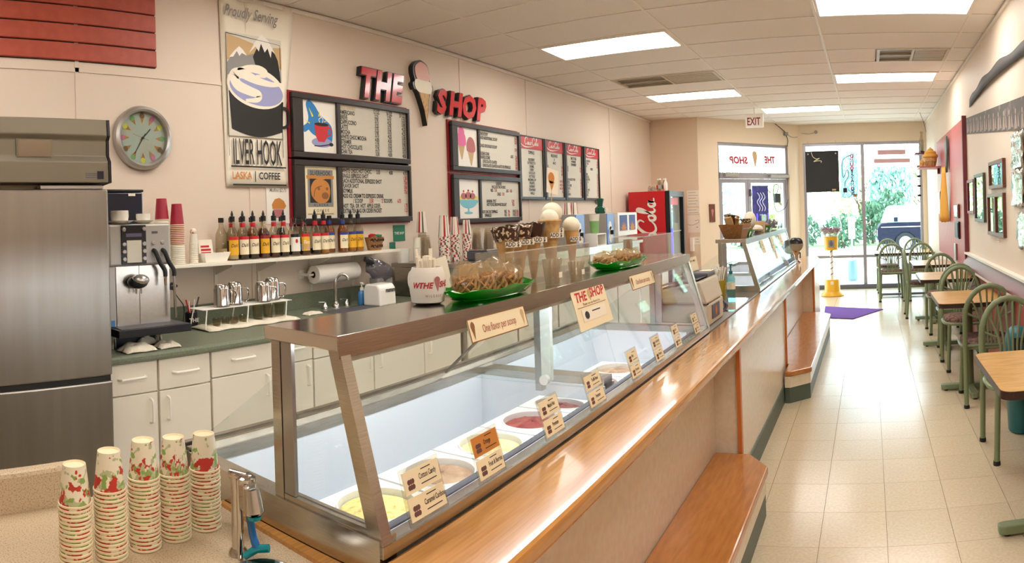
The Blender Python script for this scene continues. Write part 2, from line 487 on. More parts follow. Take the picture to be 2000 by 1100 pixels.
for ci, rj, lab in ((1, 3, 'square ceiling air vent between the two lights on the menu wall side'), (3, 2, 'ceiling air vent over the aisle with one open dark side')):
    x0, x1, ya, yb = cols[ci], cols[ci + 1], y0r + rj * pr, y0r + (rj + 1) * pr
    if ci == 3: x0, x1 = .1, .84
    t = thing('ceiling_vent', lab, 'vent', ((x0 + x1) / 2, (ya + yb) / 2, 2.992))
    wx, wy = (x1 - x0) / 2 - .014, (yb - ya) / 2 - .014
    ob('backing', B().box(-wx, -wy, .02, wx, wy, .03), 'vent_dark', t)
    ob('frame', B().box(-wx, -wy, 0, wx, -wy + .03, .02).box(-wx, wy - .03, 0, wx, wy, .02).box(-wx, -wy + .03, 0, -wx + .03, wy - .03, .02)
       .box(wx - .03, -wy + .03, 0, wx, wy - .03, .02).box(-.012, -wy + .03, 0, .012, wy - .03, .02).box(-wx + .03, -.012, .001, wx - .03, .012, .019), 'vent_metal', t)
    for qx in (-1, 1):
        for qy in (-1, 1):
            if qx < 0: continue
            for k in range(5):
                a = (.03 + .045 * k) * qy
                ob('louver', B().box(.02, a - .012, .004, wx - .035, a + .012, .016), 'vent_metal', t)
if True:
    ob('ceiling_fill', B().box(-.37, y0r + 2 * pr + .008, 3.002, .1, y0r + 3 * pr - .008, 3.02), 'ceiling_board', cg)

WP = 'wall_paint'
wl = st('wall_left', B().box(XL - .12, YB, 0, XL, 10.45, 3.03), WP, 'cream menu wall behind the counter', 'wall')
wr = st('wall_right', B().box(XR, YB, 0, XR + .12, YF + .12, 3.03), WP, 'cream wall beside the dining tables', 'wall')
st('wall_back', B().box(XL - .12, YB - .12, 0, XR + .12, YB, 3.03), WP, 'cream wall behind the viewer', 'wall')
st('wall_notch', B().box(XL, 10.35, 0, -2.7, 10.45, 3.03), 'wall_far', 'short tan wall behind the red drinks fridge', 'wall')
# far window wall with an opening
wf = B()
X0, X1, Z0, Z1 = -1.18, .98, .06, 2.66
wf.box(-1.42, YF, 0, X0, YF + .14, 3.03).box(X1, YF, 0, XR, YF + .14, 3.03).box(X0, YF, Z1, X1, YF + .14, 3.03).box(X0, YF, 0, X1, YF + .14, Z0)
st('wall_front', wf, 'wall_far', 'front wall around the big shop window', 'wall')
# big window
wn = st('window_1', B().box(X0, YF + .05, Z0, X0 + .05, YF + .1, Z1).box(X1 - .05, YF + .05, Z0, X1, YF + .1, Z1)
        .box(X0 + .05, YF + .05, Z1 - .05, X1 - .05, YF + .1, Z1), 'alu', 'full-height aluminium shop window onto the car park', 'window')
ob('mullion', B().box(-.13, YF + .045, Z0, -.07, YF + .105, Z1 - .05), 'alu', wn)
ob('crossbar', B().box(X0 + .05, YF + .055, .56, -.13, YF + .1, .61), 'alu', wn)
ob('crossbar', B().box(-.07, YF + .055, .56, X1 - .05, YF + .1, .61), 'alu', wn)
ob('sill', B().box(X0, YF - .01, 0, X1, YF + .12, Z0 + .02), 'alu_dark', wn)
for a, b in ((X0 + .05, -.13), (-.07, X1 - .05)):
    ob('pane', B().box(a, YF + .073, .61, b, YF + .079, Z1 - .05), 'window_glass', wn)
    ob('pane', B().box(a, YF + .073, Z0 + .02, b, YF + .079, .56), 'window_glass', wn)
# slanted door wall, local x along it
dw = B()
d0, d1, dt = .40, 1.98, 2.62
dw.box(0, 0, -.12, d0, 3.03, 0).box(d1, 0, -.12, 2.235, 3.03, 0).box(d0, dt, -.12, d1, 3.03, 0)
st('wall_slant', dw, 'wall_far', 'slanted tan wall around the entrance door', 'wall', loc=(-2.7, 10.35, 0), rot=RD)
dr = st('door_1', B().box(d0, 0, -.11, d0 + .05, dt, -.04).box(d1 - .05, 0, -.11, d1, dt, -.04).box(d0 + .05, dt - .05, -.11, d1 - .05, dt, -.04)
        .box(d0 + .05, 2.02, -.12, d1 - .05, 2.12, -.02), 'alu', 'aluminium glass entrance doors under a sign window', 'door', loc=(-2.7, 10.35, 0), rot=RD)
ob('transom_pane', B().box(d0 + .05, 2.12, -.078, d1 - .05, dt - .05, -.072), 'window_glass', dr)
mid = 1.06
for a, b in ((d0 + .05, mid - .005), (mid + .005, d1 - .05)):
    lf = ob('door_leaf', B().box(a, .01, -.1, a + .06, 2.015, -.05).box(b - .06, .01, -.1, b, 2.015, -.05).box(a + .06, 1.95, -.1, b - .06, 2.015, -.05)
            .box(a + .06, .01, -.1, b - .06, .2, -.05).box(a + .06, .95, -.1, b - .06, 1.02, -.05), 'alu', dr)
    ob('pane', B().box(a + .06, .2, -.078, b - .06, .95, -.072), 'window_glass', lf)
    ob('pane', B().box(a + .06, 1.02, -.078, b - .06, 1.95, -.072), 'window_glass', lf)
ob('door_closer', B().box(.52, 2.05, -.02, .8, 2.11, .04), 'silver', dr)
ob('door_closer', B().box(1.5, 2.04, -.02, 1.95, 2.09, .05), 'silver', dr)
ob('hinge_bolt', B().box(1.085, 1.72, -.05, 1.115, 1.84, -.02), 'alu_dark', dr)
# sign in the transom: seen from behind, so mirrored
ts = thing('transom_sign', 'white sign over the door with mirrored red shop lettering', 'sign', (-2.7, 10.35, 0), RD)
ob('sign_panel', B().box(.47, 2.16, -.066, 1.72, 2.55, -.06), 'sheer_banner', ts)
b = B(); b.text('SHOP', 1.08, 2.28, .16, sx=.95, bold=.045, shear=.12, z=-.058, mir=True); b.text('THE', 1.70, 2.30, .16, sx=.8, bold=.045, shear=.12, z=-.058, mir=True)
ob('lettering', b, M('faded_red', 'b8402f', .6), ts)
ob('cone_emblem', B().poly([(1.18, 2.46), (1.22, 2.5), (1.27, 2.48), (1.29, 2.4), (1.24, 2.2)], -.0575), 'ink_tan', ts)
# trims
k = 1
def trim(b, mat, label, **kw):
    global k
    o = st('trim_%d' % k, b, mat, label, 'trim', **kw); k += 1; return o
trim(B().box(XL, YB, 2.965, XL + .018, 10.35, 2.992), 'grid_white', 'white ceiling edge strip on the menu wall')
trim(B().box(XR - .018, YB, 2.965, XR, YF, 2.992), 'grid_white', 'white ceiling edge strip on the dining wall')
for y in (1.42, 2.62, 5.02, 6.25, 8.6): trim(B().box(XL, y - .012, .91, XL + .006, y + .012, 2.965), 'wall_paint', 'thin vertical wall seam strip at %.1f metres along the menu wall' % y)
trim(B().box(XL, YB, 2.395, XL + .006, 2.62, 2.42), 'wall_paint', 'thin horizontal wall seam strip between red slats and banner')
# wainscot and rail on the right
trim(B().box(XR - .012, -1, .10, XR - .0005, 7.12, .82), 'rose_wall', 'rose red lower part of the dining wall')
trim(B().box(XR - .05, -1, .955, XR, 7.12, .975), 'white', 'white top edge of the chair rail')
trim(B().add([(XR - .012, -1, .955), (XR - .012, 7.12, .955), (XR - .075, 7.12, .84), (XR - .075, -1, .84), (XR, -1, .955), (XR, 7.12, .955), (XR, 7.12, .84), (XR, -1, .84)],
            [(0, 1, 2, 3), (4, 7, 6, 5), (0, 4, 5, 1), (3, 2, 6, 7), (1, 5, 6, 2), (0, 3, 7, 4)]), 'maroon', 'maroon chair rail board sloping out from the dining wall')
trim(B().box(XR - .08, -1, .818, XR, 7.12, .838), 'white', 'white bottom edge of the chair rail')
st('baseboard_right', B().box(XR - .02, -1, 0, XR, YF, .1), 'base_green', 'grey green baseboard of the dining wall', 'baseboard')

# ================================================================ OUTSIDE
st('ground', B().box(-25, YF + .15, -.2, 25, 60, -.1), 'asphalt', 'pale car park outside the shop window', 'ground')
tag(ob('verge_strip', B().box(-25, 26.5, -.1, 25, 30, -.02), 'verge'), 'pale grass verge beyond the car park', 'verge', kind='structure')
st('walkway', B().box(-25, YF + .15, -.1, 25, YF + 2.2, -.01), 'panel_cream', 'concrete walkway along the shop front', 'pavement')
def foliage(c, r, n, mat, seed, sq=(1, 1, 1), leaf=.12):
    rd = random.Random(seed); b = B()
    for _ in range(n):
        while True:
            p = Vector((rd.uniform(-1, 1), rd.uniform(-1, 1), rd.uniform(-1, 1)))
            if .3 < p.length < 1: break
        p = Vector((p.x * r * sq[0], p.y * r * sq[1], p.z * r * sq[2])) + Vector(c)
        a = Euler((rd.uniform(0, 6), rd.uniform(0, 6), rd.uniform(0, 6))).to_matrix(); l = leaf * rd.uniform(.6, 1.3)
        b.add([tuple(p + a @ Vector(q)) for q in ((-l, 0, 0), (0, -l * .45, .02), (l, 0, 0), (0, l * .45, .02))], [(0, 1, 2, 3)])
    return b
def shrub(x, y, r, h, mat, label, seed, group):
    t = thing('shrub', label, 'bush', (x, y, -.1), group=group)
    ob('foliage', foliage((0, 0, h * .52), r, 420, mat, seed, (1, .8, h * .5 / r), .13), mat, t)
    b = B()
    for a in range(4): b.cyl((0, 0, 0), (.25 * r * math.cos(a * 1.6), .25 * r * math.sin(a * 1.6), h * .6), .03, .012, 6)
    ob('stem', b, 'bark', t)
for i, (x, y, r, h, lab) in enumerate(((-2.65, 25.2, .8, 1.35, 'dark bush behind the yellow candy stand'), (-1.0, 25.4, .8, 1.3, 'dark bush left of the window mullion'),
        (.1, 26.6, .55, 1.8, 'dark bush just left of the van'), (-4.6, 25.6, 1.0, 1.3, 'dark bush outside the entrance door'), (.9, 27.6, .8, 2.3, 'tall thin bush rising over the van bonnet'))):
    shrub(x, y, r, h, 'leaf_dark', lab, 10 + i, 'bushes beyond the car park')
def tree(x, y, h, r, mat, label, seed):
    t = thing('tree', label, 'tree', (x, y, -.1), group='trees across the road')
    ob('crown', foliage((0, 0, h - r * .9), r, 1100, mat, seed, (1, 1, 1.15), .2), mat, t)
    b = B(); b.cyl((0, 0, 0), (.1, 0, h - r * .7), .16, .06, 8)
    rd = random.Random(seed)
    for a in range(6):
        z = h - r * rd.uniform(1.1, 1.7); b.cyl((.05, 0, z), (rd.uniform(-1, 1) * r * .7, rd.uniform(-1, 1) * r * .7, z + r * .7), .05, .015, 6)
    ob('trunk', b, 'bark', t)
for i, (x, y, h, r, m_, lab) in enumerate(((-4.4, 34, 4.6, 2.2, 'leaf_hazed', 'haze-paled green tree seen through the left half of the shop window'), (-.6, 41, 4.4, 2.2, 'leaf_hazed', 'haze-paled green tree seen above the van roof'),
        (3.4, 38, 5.0, 2.6, 'leaf_hazed', 'haze-paled green tree at the right edge of the shop window'), (-8.4, 27, 4.6, 2.3, 'leaf_hazed', 'haze-paled green tree outside the left door pane'),
        (-13.4, 29, 5.0, 2.5, 'leaf_hazed', 'haze-paled green tree farther left outside the door'), (-9.6, 40, 5.4, 2.4, 'leaf_hazed_blue', 'blue green tree behind the others between door and window'),
        (1.0, 31.5, 3.4, 1.1, 'leaf_hazed_blue', 'small blue green conifer beside the van'))):
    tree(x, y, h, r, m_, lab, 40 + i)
# van
vn = thing('van', 'dark navy van with pale windows parked outside the window', 'van', (.25, 22.0, -.1))
ob('body', B().prism([(0, .32), (0, .82), (.1, .98), (.35, 1.02), (4.2, 1.02), (4.2, .3), (1.32, .3), (1.25, .52), (1.05, .68), (.8, .68), (.6, .52), (.53, .3)], 0, 1.75, 'y'), 'van_navy', vn, bev=.03)
ob('cab', B().prism([(.12, 1.0), (.34, 1.52), (.42, 1.58), (4.2, 1.6), (4.2, 1.0)], 0.08, 1.67, 'y'), 'van_glass', vn, bev=.04)
ob('side_window', B().prism([(.3, 1.06), (.46, 1.46), (1.3, 1.47), (1.3, 1.06)], .07, .085, 'y'), 'van_glass', vn)
ob('side_window', B().prism([(1.4, 1.06), (1.4, 1.47), (3.0, 1.48), (3.0, 1.06)], .07, .085, 'y'), 'van_glass', vn)
for x in (.92, 3.6):
    for y in (.1, 1.5):
        wv = ob('wheel', B().lathe([(.2, -.09), (.32, -.09), (.35, -.06), (.35, .06), (.32, .09), (.2, .09)], 26, (0, 0, 0), 'y'), 'rubber', vn, (x, y, .35), smooth=True)
        ob('hub_cap', B().lathe([(.21, -.095), (.2, -.1), (.08, -.105), (.04, -.11), (.001, -.11)], 20, (0, 0, 0), 'y'), 'hub', wv)
ob('headlamp', B().box(-.02, .08, .58, .05, .35, .78), 'hub', vn, bev=.015)
ob('bumper', B().box(-.05, 0, .3, .1, 1.75, .46), 'silver', vn, bev=.02)
ob('body_stripe', B().box(.12, -.006, .86, 4.2, .002, .89), 'silver', vn)
ob('door_mirror', B().box(.55, -.12, 1.05, .68, -.02, 1.2), 'van_navy', vn, bev=.02)
bk = thing('planter_barrel', 'teal barrel standing outside the window', 'barrel', (-.37, 13.5, -.01))
ob('body', B().lathe([(.085, 0), (.105, .03), (.11, .2), (.105, .36), (.098, .4), (.09, .4), (.09, .38), (.001, .38)], 24), 'blue_label', bk, smooth=True)
ob('post', B().cyl((0, 0, .38), (0, 0, 1.25), .02, n=10), 'silver', bk)
ob('post_sign', B().box(-.07, -.01, .85, .07, .01, 1.3), 'paper', bk)

# ================================================================ COUNTER FRONT, LEDGE, BENCHES
def ledge_poly(): return [(-.866, .935), (-.655, .935), (-.655, 8.5), (-.70, 8.78), (-.8, 8.9), (-1.25, 8.9), (-1.25, 7.72), (-.866, 7.72)]
cw = thing('serving_counter', 'long cream serving counter front with recesses and orange corner trims', 'counter', (0, 0, 0))
ob('front_panel', B().box(-.86, .935, 0, -.83, 3.37, .80).box(-.84, 3.37, 0, -.70, 5.28, .80).box(-.86, 5.28, 0, -.83, 7.95, .80).box(-.84, 7.95, 0, -.68, 8.7, .80), 'panel_cream', cw)
ob('inner_panel', B().box(-.90, .935, 0, -.862, 8.7, .795), 'panel_cream', cw)
ob('end_panel', B().box(-1.22, 8.66, 0, -.84, 8.7, .80), 'panel_cream', cw)
for y in (3.37, 5.28, 7.95, 8.7): ob('corner_trim', B().box(-.705, y - .018, .25 if 5 < y < 8 else .1, -.685, y + .018, .80), 'orange_trim', cw)
ob('kick_strip', B().box(-.70, 3.38, 0, -.690, 5.10, .13), 'base_green', cw)
ob('kick_strip', B().box(-.68, 8.0, 0, -.672, 8.7, .13), 'base_green', cw)
lg = thing('oak_ledge', 'glossy orange oak ledge running along the front of the display cases', 'ledge', (0, 0, 0))
ob('plank', B().prism(ledge_poly(), .805, .848), 'oak', lg, bev=.012)
ob('gap_top', B().box(-1.25, 3.49, .80, -.873, 5.12, .845), 'grey_plastic', lg)
ob('glass_plate', B().box(-1.24, 4.15, .8455, -.88, 5.1, .851), 'acrylic', lg)
def bench(y0, y1, xo, label, ch=.16, end=False):
    t = thing('step_bench', label, 'bench', (0, 0, 0))
    pl = [(-.828, y0), (xo, y0), (xo, y1 - ch), (xo - .12, y1), (-.828, y1)] if not end else [(-.828, y0 + .22), (-.684, y0 + .22), (-.684, y0 - .03), (-.63, y0 - .03), (xo, y0 + .12), (xo, y1 - ch), (xo - .12, y1), (-.828, y1)]
    sh = [(x - (.012 if x > -.68 else 0), y) for x, y in pl]
    ob('seat_board', B().prism(pl, .205, .245), 'oak_bench', t, bev=.008)
    ob('riser', B().prism(sh, .12, .204), 'panel_cream', t)
    ob('kick_strip', B().prism([(x - (.004 if x > -.67 else 0), y) for x, y in sh], 0, .12), 'base_green', t)
bench(.9, 3.345, -.525, 'low oak step bench in the near recess under the ledge')
bench(5.08, 7.94, -.485, 'low oak step bench in the far recess under the ledge', end=True)

# ================================================================ DISPLAY CASES
def slope_mat(Y, up=0.0, x0=-.872, z0=.874, dx=-.105, dz=.37):
    n = math.hypot(dx, dz); a, c = dx / n, dz / n
    m = Matrix(((0, a, c, x0), (1, 0, 0, Y), (0, c, -a, z0), (0, 0, 0, 1)))
    return m @ Matrix.Translation((0, up, 0))
def setm(o, m): o.matrix_basis = m; return o
def case(Ya, Yb, label, div, near):
    t = thing('ice_cream_case', label, 'display case', (0, Ya, 0))
    L = Yb - Ya
    # shell with open top
    ob('cabinet_shell', B().box(-1.62, 0, 0, -1.57, L, .85).box(-.93, 0, 0, -.905, L, .85).box(-1.57, 0, 0, -.93, .04, .85).box(-1.57, L - .04, 0, -.93, L, .85), 'stainless', t)
    ob('front_rail', B().box(-.905, 0, .8485, -.868, L, .872), 'stainless', t)
    ob('front_ledge', B().box(-.95, .046, .815, -.906, L - .046, .842), 'liner', t)
    ob('end_rail', B().box(-1.62, -.004, .8, -.874, .045, .884), 'stainless', t)
    ob('end_rail', B().box(-1.62, L - .045, .8, -.874, L + .004, .884), 'stainless', t)
    ob('back_rail', B().box(-1.64, 0, .851, -1.54, L, .884).box(-1.62, 0, .884, -1.6, L, .9).box(-1.585, 0, .884, -1.57, L, .895), 'stainless', t)
    ob('front_gasket', B().box(-.972, .05, .79, -.951, L - .05, .846), 'grey_dark', t)
    for y in div: ob('divider', B().box(-1.54, y - .04, .60, -.99, y + .04, .878), 'stainless', t)
    es = [.045] + list(div) + [L - .045]
    for i in range(len(es) - 1):
        a, b_ = es[i] + (.04 if i else 0), es[i + 1] - (.04 if i < len(es) - 2 else 0)
        ob('liner', B().box(-1.545, a, .50, -.975, b_, .52).box(-1.545, a, .52, -1.535, b_, .85).box(-.985, a, .52, -.975, b_, .80)
           .box(-1.535, a, .52, -.985, a + .01, .85).box(-1.535, b_ - .01, .52, -.985, b_, .85), 'liner', t)
    # sneeze guard frame
    for y, s in ((0, 1), (L, -1)):
        ya, yb = (y, y + .028) if s > 0 else (y - .028, y)
        ob('front_post', B().add([(-.868, ya, .873), (-.905, ya, .873), (-.905, yb, .873), (-.868, yb, .873), (-.974, ya, 1.245), (-1.008, ya, 1.245), (-1.008, yb, 1.245), (-.974, yb, 1.245)],
                                 [(0, 1, 2, 3), (7, 6, 5, 4), (0, 4, 5, 1), (1, 5, 6, 2), (2, 6, 7, 3), (3, 7, 4, 0)]), 'stainless', t)
        ob('back_post', B().box(-1.195, ya, .86, -1.165, yb, 1.236), 'stainless', t)
        ob('post_bracket', B().box(-1.163, ya + .002, .898, -1.128, ya + .012 if s > 0 else yb - .002, 1.235), 'silver', t)
        ob('bottom_sill', B().box(-1.164, ya + .001, .8845, -.906, yb - .001, .897), 'stainless', t)
        ob('end_pane', B().prism([(-.905, .897), (-1.165, .897), (-1.165, 1.236), (-1.0, 1.236)], (ya + yb) / 2 - .003, (ya + yb) / 2 + .003, 'y'), 'case_glass', t)
        ob('wing_pane', B().prism([(-1.197, .886), (-1.59, .886), (-1.197, 1.15)], (ya + yb) / 2 - .003, (ya + yb) / 2 + .003, 'y'), 'case_glass', t)
    ob('top_shelf', B().box(-1.215, -.005, 1.236, -.972, L + .005, 1.268), 'shelf_steel', t, bev=.003)
    ob('shelf_lip', B().box(-.9735, -.005, 1.222, -.969, L + .005, 1.268), 'stainless', t)
    lt = ob('case_light', B().box(-1.03, .06, 1.205, -.995, L - .06, 1.235), 'white_plastic', t)
    ob('light_tube', B().tube([(-1.05, .09, 1.222), (-1.05, L - .09, 1.222)], .011, 10), 'case_lamp' if near else 'case_lamp_dim', lt)
    for y in ([L * .47] if near else [L * .5]):
        ob('mid_post', B().box(-1.19, y, .86, -1.165, y + .035, 1.236), 'silver', t)
        mp = ob('post_brace', B().box(-1.165, y + .002, .9, -1.125, y + .022, 1.236), 'white_plastic', t)
        ob('bolt', B().lathe([(.001, 0), (.018, 0), (.018, .02), (.001, .022)], 14, (-1.145, y - .02, .905), 'y'), 'white_plastic', mp)
    # sloped front panes
    m = 2
    for i in range(m):
        a, b_ = .03 + (L - .06) * i / m, .03 + (L - .06) * (i + 1) / m
        g = ob('front_pane', B().box(0, 0, -.006, b_ - a - .003, .368, 0), 'case_glass', t)
        setm(g, slope_mat(a))
    # sliding lid glass at the back

    for y in ((L * .47 - .02,) if near else ()):
        ob('divider_pane', B().prism([(-.905, .897), (-1.56, .886), (-1.2, 1.2), (-1.0, 1.236)], y - .003, y + .003, 'y'), 'case_glass', t)
        ob('diagonal_rod', B().cyl((-1.56, y - .03, .9), (-1.22, y - .03, 1.2), .006, n=8), 'fridge_grey', t)
    return t
case(.94, 3.47, 'long stainless ice cream case nearest the viewer, with slanted glass', [1.40], True)
case(5.13, 7.7, 'second ice cream case farther down the counter near the door', [1.28], False)

def tub(x, y, z, r, ice, label):
    t = thing('ice_cream_tub', label, 'ice cream tub', (x, y, z), group='ice cream tubs in the near case')
    n = 32; h = .125
    # square collar plate with a round hole
    v = []; f = []
    for i in range(n):
        a = 2 * PI * i / n; c, s = math.cos(a), math.sin(a); m_ = max(abs(c), abs(s))
        v += [(r * c, r * s, 0), (h * c / m_ * 1.03, h * s / m_, 0), (h * c / m_ * 1.03, h * s / m_, -.025), (r * c, r * s, -.02)]
    for i in range(n):
        a, b_ = 4 * i, 4 * ((i + 1) % n)
        f += [(a, a + 1, b_ + 1, b_), (a + 1, a + 2, b_ + 2, b_ + 1), (a + 3, a, b_, b_ + 3)]
    ob('collar_plate', B().add(v, f), 'tub_white', t)
    ob('rim', B().lathe([(r - .004, -.274), (r - .001, .004), (r + .003, .005), (r + .005, .001), (r + .003, -.002), (r + .001, -.274)], 36), 'tub_white', t, smooth=True)
    rd = random.Random(int(y * 1000)); pr = [(.001, -.003)] + [((r - .005) * k / 6, -.003 - .010 * (k / 6) ** 3) for k in range(1, 7)] + [(r - .004, -.15)]
    b = B().lathe(pr, 32)
    b.v = [(x_, y_, z_ + (rd.uniform(-.004, .004) if math.hypot(x_, y_) < r - .008 else 0)) for x_, y_, z_ in b.v]
    ob('ice_cream', b, ice, t, smooth=True)
    return t
for y, ice, lab in ((1.225, 'ice_yellow', 'tub of speckled yellow ice cream nearest the case end'), (1.485, 'ice_brown', 'tub of pale brown ice cream, second from the case end'),
                    (1.745, 'ice_cream', 'tub of pale cream ice cream behind the orange tag'), (2.005, 'ice_red', 'tub of red berry ice cream before the divider'),
                    (2.185, 'ice_plum', 'tub of dark plum ice cream half hidden at the divider'), (2.54, 'ice_red', 'tub of red ice cream just past the divider'),
                    (2.80, 'ice_brown', 'tub of grey brown ice cream in the far compartment')):
    if abs(y - 2.185) < .001: tub(-1.13, 2.2, .797, .098, ice, lab).scale = (1, .64, 1)
    else: tub(-1.13, y - .02, .797, .098, ice, lab)
ob_ = tag(ob('drip_tray', B().box(-1.53, 1.0, .522, -1.32, 2.2, .54), 'liner', bev=.006), 'white liner tray on the floor of the near case', 'tray')

# flavour tags on the glass
tags = [(1.02, 1.15, 'Cotton Candy', 'Caramel Caribou', 0), (1.27, 1.39, 'Orange', 'Fruit & Berries', 1), (1.60, 1.72, 'Maple Nut', '', 0), (1.90, 2.03, 'Truffle Road', '', 0),
        (2.28, 2.39, 'Mint', '', 0), (2.56, 2.67, 'Huckleberry', '', 0), (2.84, 2.94, 'Vanilla', '', 0), (3.17, 3.28, 'Coffee', '', 0)]
for i, (a, b_, t1, t2, orange) in enumerate(tags):
    lab = 'pair of flavour cards in clear holders on the case glass, %s from the near end' % ORD[i]
    if i == 1: lab = 'flavour cards on the case glass with an orange upper card'
    t = thing('flavor_tag', lab, 'sign', group='flavour cards along the case')
    setm(t, slope_mat(a, .0) @ Matrix.Translation((0, .004, .006)))
    wd = b_ - a
    ob('holder', B().box(0, 0, 0, wd, .112, .003), 'acrylic', t)
    for q, (yy, tx) in enumerate(((.060, t1), (.008, t2))):
        cd_ = ob('card', B().box(.006, yy, .0032, wd - .006, yy + .045, .0045), 'ink_orange' if (orange and q == 0) else 'cream', t)
        bb = B()
        for q_ in range(6): bb.ell(.022 + .006 * (q_ % 3), yy + .012 + .011 * (q_ // 3), .0055, .0055, .0048 + .00005 * q_, 8)
        ob('berry_print', bb, 'ink_berry', cd_)
        bb = B().text(tx or 'Premium', wd * .42, yy + .020, .016, sx=.62, bold=.012, z=.005)
        bb.rect(wd * .5, yy + .037, wd * .75, yy + .039, .005).rect(wd * .45, yy + .009, wd * .85, yy + .011, .005)
        ob('lettering', bb, 'ink', cd_)
def slope_sign(Y, w_, h, up, build, label):
    t = thing('case_sign', label, 'sign'); setm(t, slope_mat(Y, up))
    ob('panel', B().box(0, 0, .004, w_, h, .0065), 'cream', t); build(t, w_, h); return t
def s_flavor(t, w_, h):
    ob('border_line', B().rect(0, 0, w_, .003, .007).rect(0, h - .003, w_, h, .007).rect(0, .003, .003, h - .003, .007).rect(w_ - .003, .003, w_, h - .003, .007), 'ink_brown', t)
    ob('lettering', B().text('One flavor per scoop', w_ / 2, h * .3, h * .5, sx=w_ / h * .135, al='C', z=.0072), M('faded_wine', 'a85a4e', .6) if 'fw' not in mt else mt['fw'], t)
    for x in (.012, w_ - .026):
        ob('cone_print', B().poly([(x, h * .55), (x + .014, h * .55), (x + .007, h * .1)], .0072).ell(x + .007, h * .68, .009, h * .18, .0073, 12), 'ink_tan' if x > .1 else 'ink_brown', t)
mt['fw'] = M('faded_wine', 'a8483c', .6)
slope_sign(1.385, .29, .062, .318, s_flavor, 'small sign reading One flavor per scoop at the near end of the case')
slope_sign(2.54, .29, .062, .318, s_flavor, 'small sign reading One flavor per scoop at the far end of the case')
def s_shop(t, w_, h):
    ob('lettering', B().text('THE', .02, h * .72, .045, sx=1.1, bold=.03, shear=.15, z=.0072).text('SHOP', w_ - .015, h * .76, .045, sx=1.1, bold=.03, shear=.15, al='R', z=.0072), 'ink_red', t)
    ob('cone_print', B().poly([(.125, h * .82), (.15, h * .82), (.14, h * .66)], .0072).ell(.137, h * .88, .014, .014, .0073, 12), 'ink_tan', t)
    b = B().rect(.02, h * .56, w_ - .02, h * .575, .0072).text('Please see our flavors list', w_ / 2, h * .60, .014, al='C', z=.0072)
    ob('fine_print', b, 'ink_brown', t)
    ob('card', B().box(.04, h * .2, .007, w_ - .04, h * .5, .0085), 'paper', t)
    ob('berry_print', B().ell(.075, h * .35, .018, .014, .009, 9).rect(.12, h * .40, .19, h * .43, .009), 'ink', t)
slope_sign(1.99, .28, .135, .243, s_shop, 'paper sign with the red shop name hanging on the case glass')

# ================================================================ MENU WALL
# slat wall panel
t = thing('slatwall_panel', 'red slatwall panel high on the wall above the steel fridge', 'wall panel', (XL, -1.2, 2.455), RL)
ob('backing', B().box(0, 0, 0, 3.13, .54, .006), 'dark_gap', t)
sm = mesh('slat', B().prism([(0, .004), (0, .10), (.014, .10), (.014, .008), (.010, .004)], 0, 3.13, 'x').xf(Matrix(((1, 0, 0, 0), (0, 0, 1, 0), (0, 1, 0, 0), (0, 0, 0, 1)))), 'red_slat')
for i in range(5): ob('slat', sm, None, t, (0, .105 * i, .006))
# clock
t = thing('wall_clock', 'round silver wall clock with ice cream cones for hours', 'clock', (XL, 1.825, 2.03), RL)
ob('rim', B().lathe([(.152, .004), (.156, .04), (.168, .048), (.185, .04), (.192, .02), (.19, 0), (.152, 0)], 48), 'silver', t, smooth=True)
ob('face', B().lathe([(.001, .012), (.155, .012), (.155, .002), (.001, .002)], 40), 'clock_face', t)
cc = ['ink_brown', 'ink_pink', 'ink_yellow', 'ink_green', 'ink_brown', 'ink_pink', 'ink_yellow', 'ink_green', 'ink_brown', 'ink_pink', 'ink_yellow', 'ink_green']
for i in range(12):
    a = PI / 2 - i * PI / 6; x, y = .122 * math.cos(a), .122 * math.sin(a)
    m_ = ob('hour_marker', B().poly([(-.014, .002), (.014, .002), (.0, -.036)], 0), 'ink_orange', t, (x, y, .0135), (0, 0, a - PI / 2))
    ob('scoop', B().ell(0, .009, .017, .014, .0008, 14).ell(0, .021, .011, .010, .001, 12), cc[i], m_)
ob('hour_hand', B().poly([(-.004, -.02), (.004, -.02), (.003, .075), (-.003, .075)], .018), 'ink', t, rot=(0, 0, -.75))
ob('minute_hand', B().poly([(-.003, -.03), (.003, -.03), (.002, .11), (-.002, .11)], .020), 'ink', t, rot=(0, 0, PI - .55))
ob('second_hand', B().poly([(-.001, -.04), (.001, -.04), (.001, .07), (-.001, .07)], .022), 'ink_red', t, rot=(0, 0, 1.25))
ob('hub', B().lathe([(.008, .012), (.008, .024), (.001, .025)], 12), 'ink', t)
ob('cover_glass', B().lathe([(.154, .034), (.001, .036)], 32), 'glass', t)
# coffee banner
t = thing('coffee_banner', 'tall white coffee roaster banner with a mountain and mug print', 'banner', (XL + .012, 2.42, 1.745), RL)
def bz(x, y): return .010 * math.sin(x * 9 + 1) + .03 * max(0, y - .75) * (1 - x / .3) * .4
v = []; f = []
nx_, ny_ = 14, 22
for j in range(ny_ + 1):
    for i in range(nx_ + 1):
        y = 1.24 * j / ny_; x0 = -.02 * (y / 1.24); x1 = .515 + .085 * min(1, max(0, (y - .55) / .6)); x = x0 + (x1 - x0) * i / nx_
        v.append((x, y, .012 * math.sin(i * 1.1) * (y / 1.24) ** 2))
for j in range(ny_):
    for i in range(nx_): a = j * (nx_ + 1) + i; f.append((a, a + 1, a + nx_ + 2, a + nx_ + 1))
o = ob('cloth', B().add(v, f), 'paper', t, smooth=True); sm_ = o.modifiers.new('thick', 'SOLIDIFY'); sm_.thickness = .004; sm_.offset = -1
Z = .016
ob('frame_print', B().rect(.02, .33, .475, 1.0, Z - .003), 'letter_board', t)
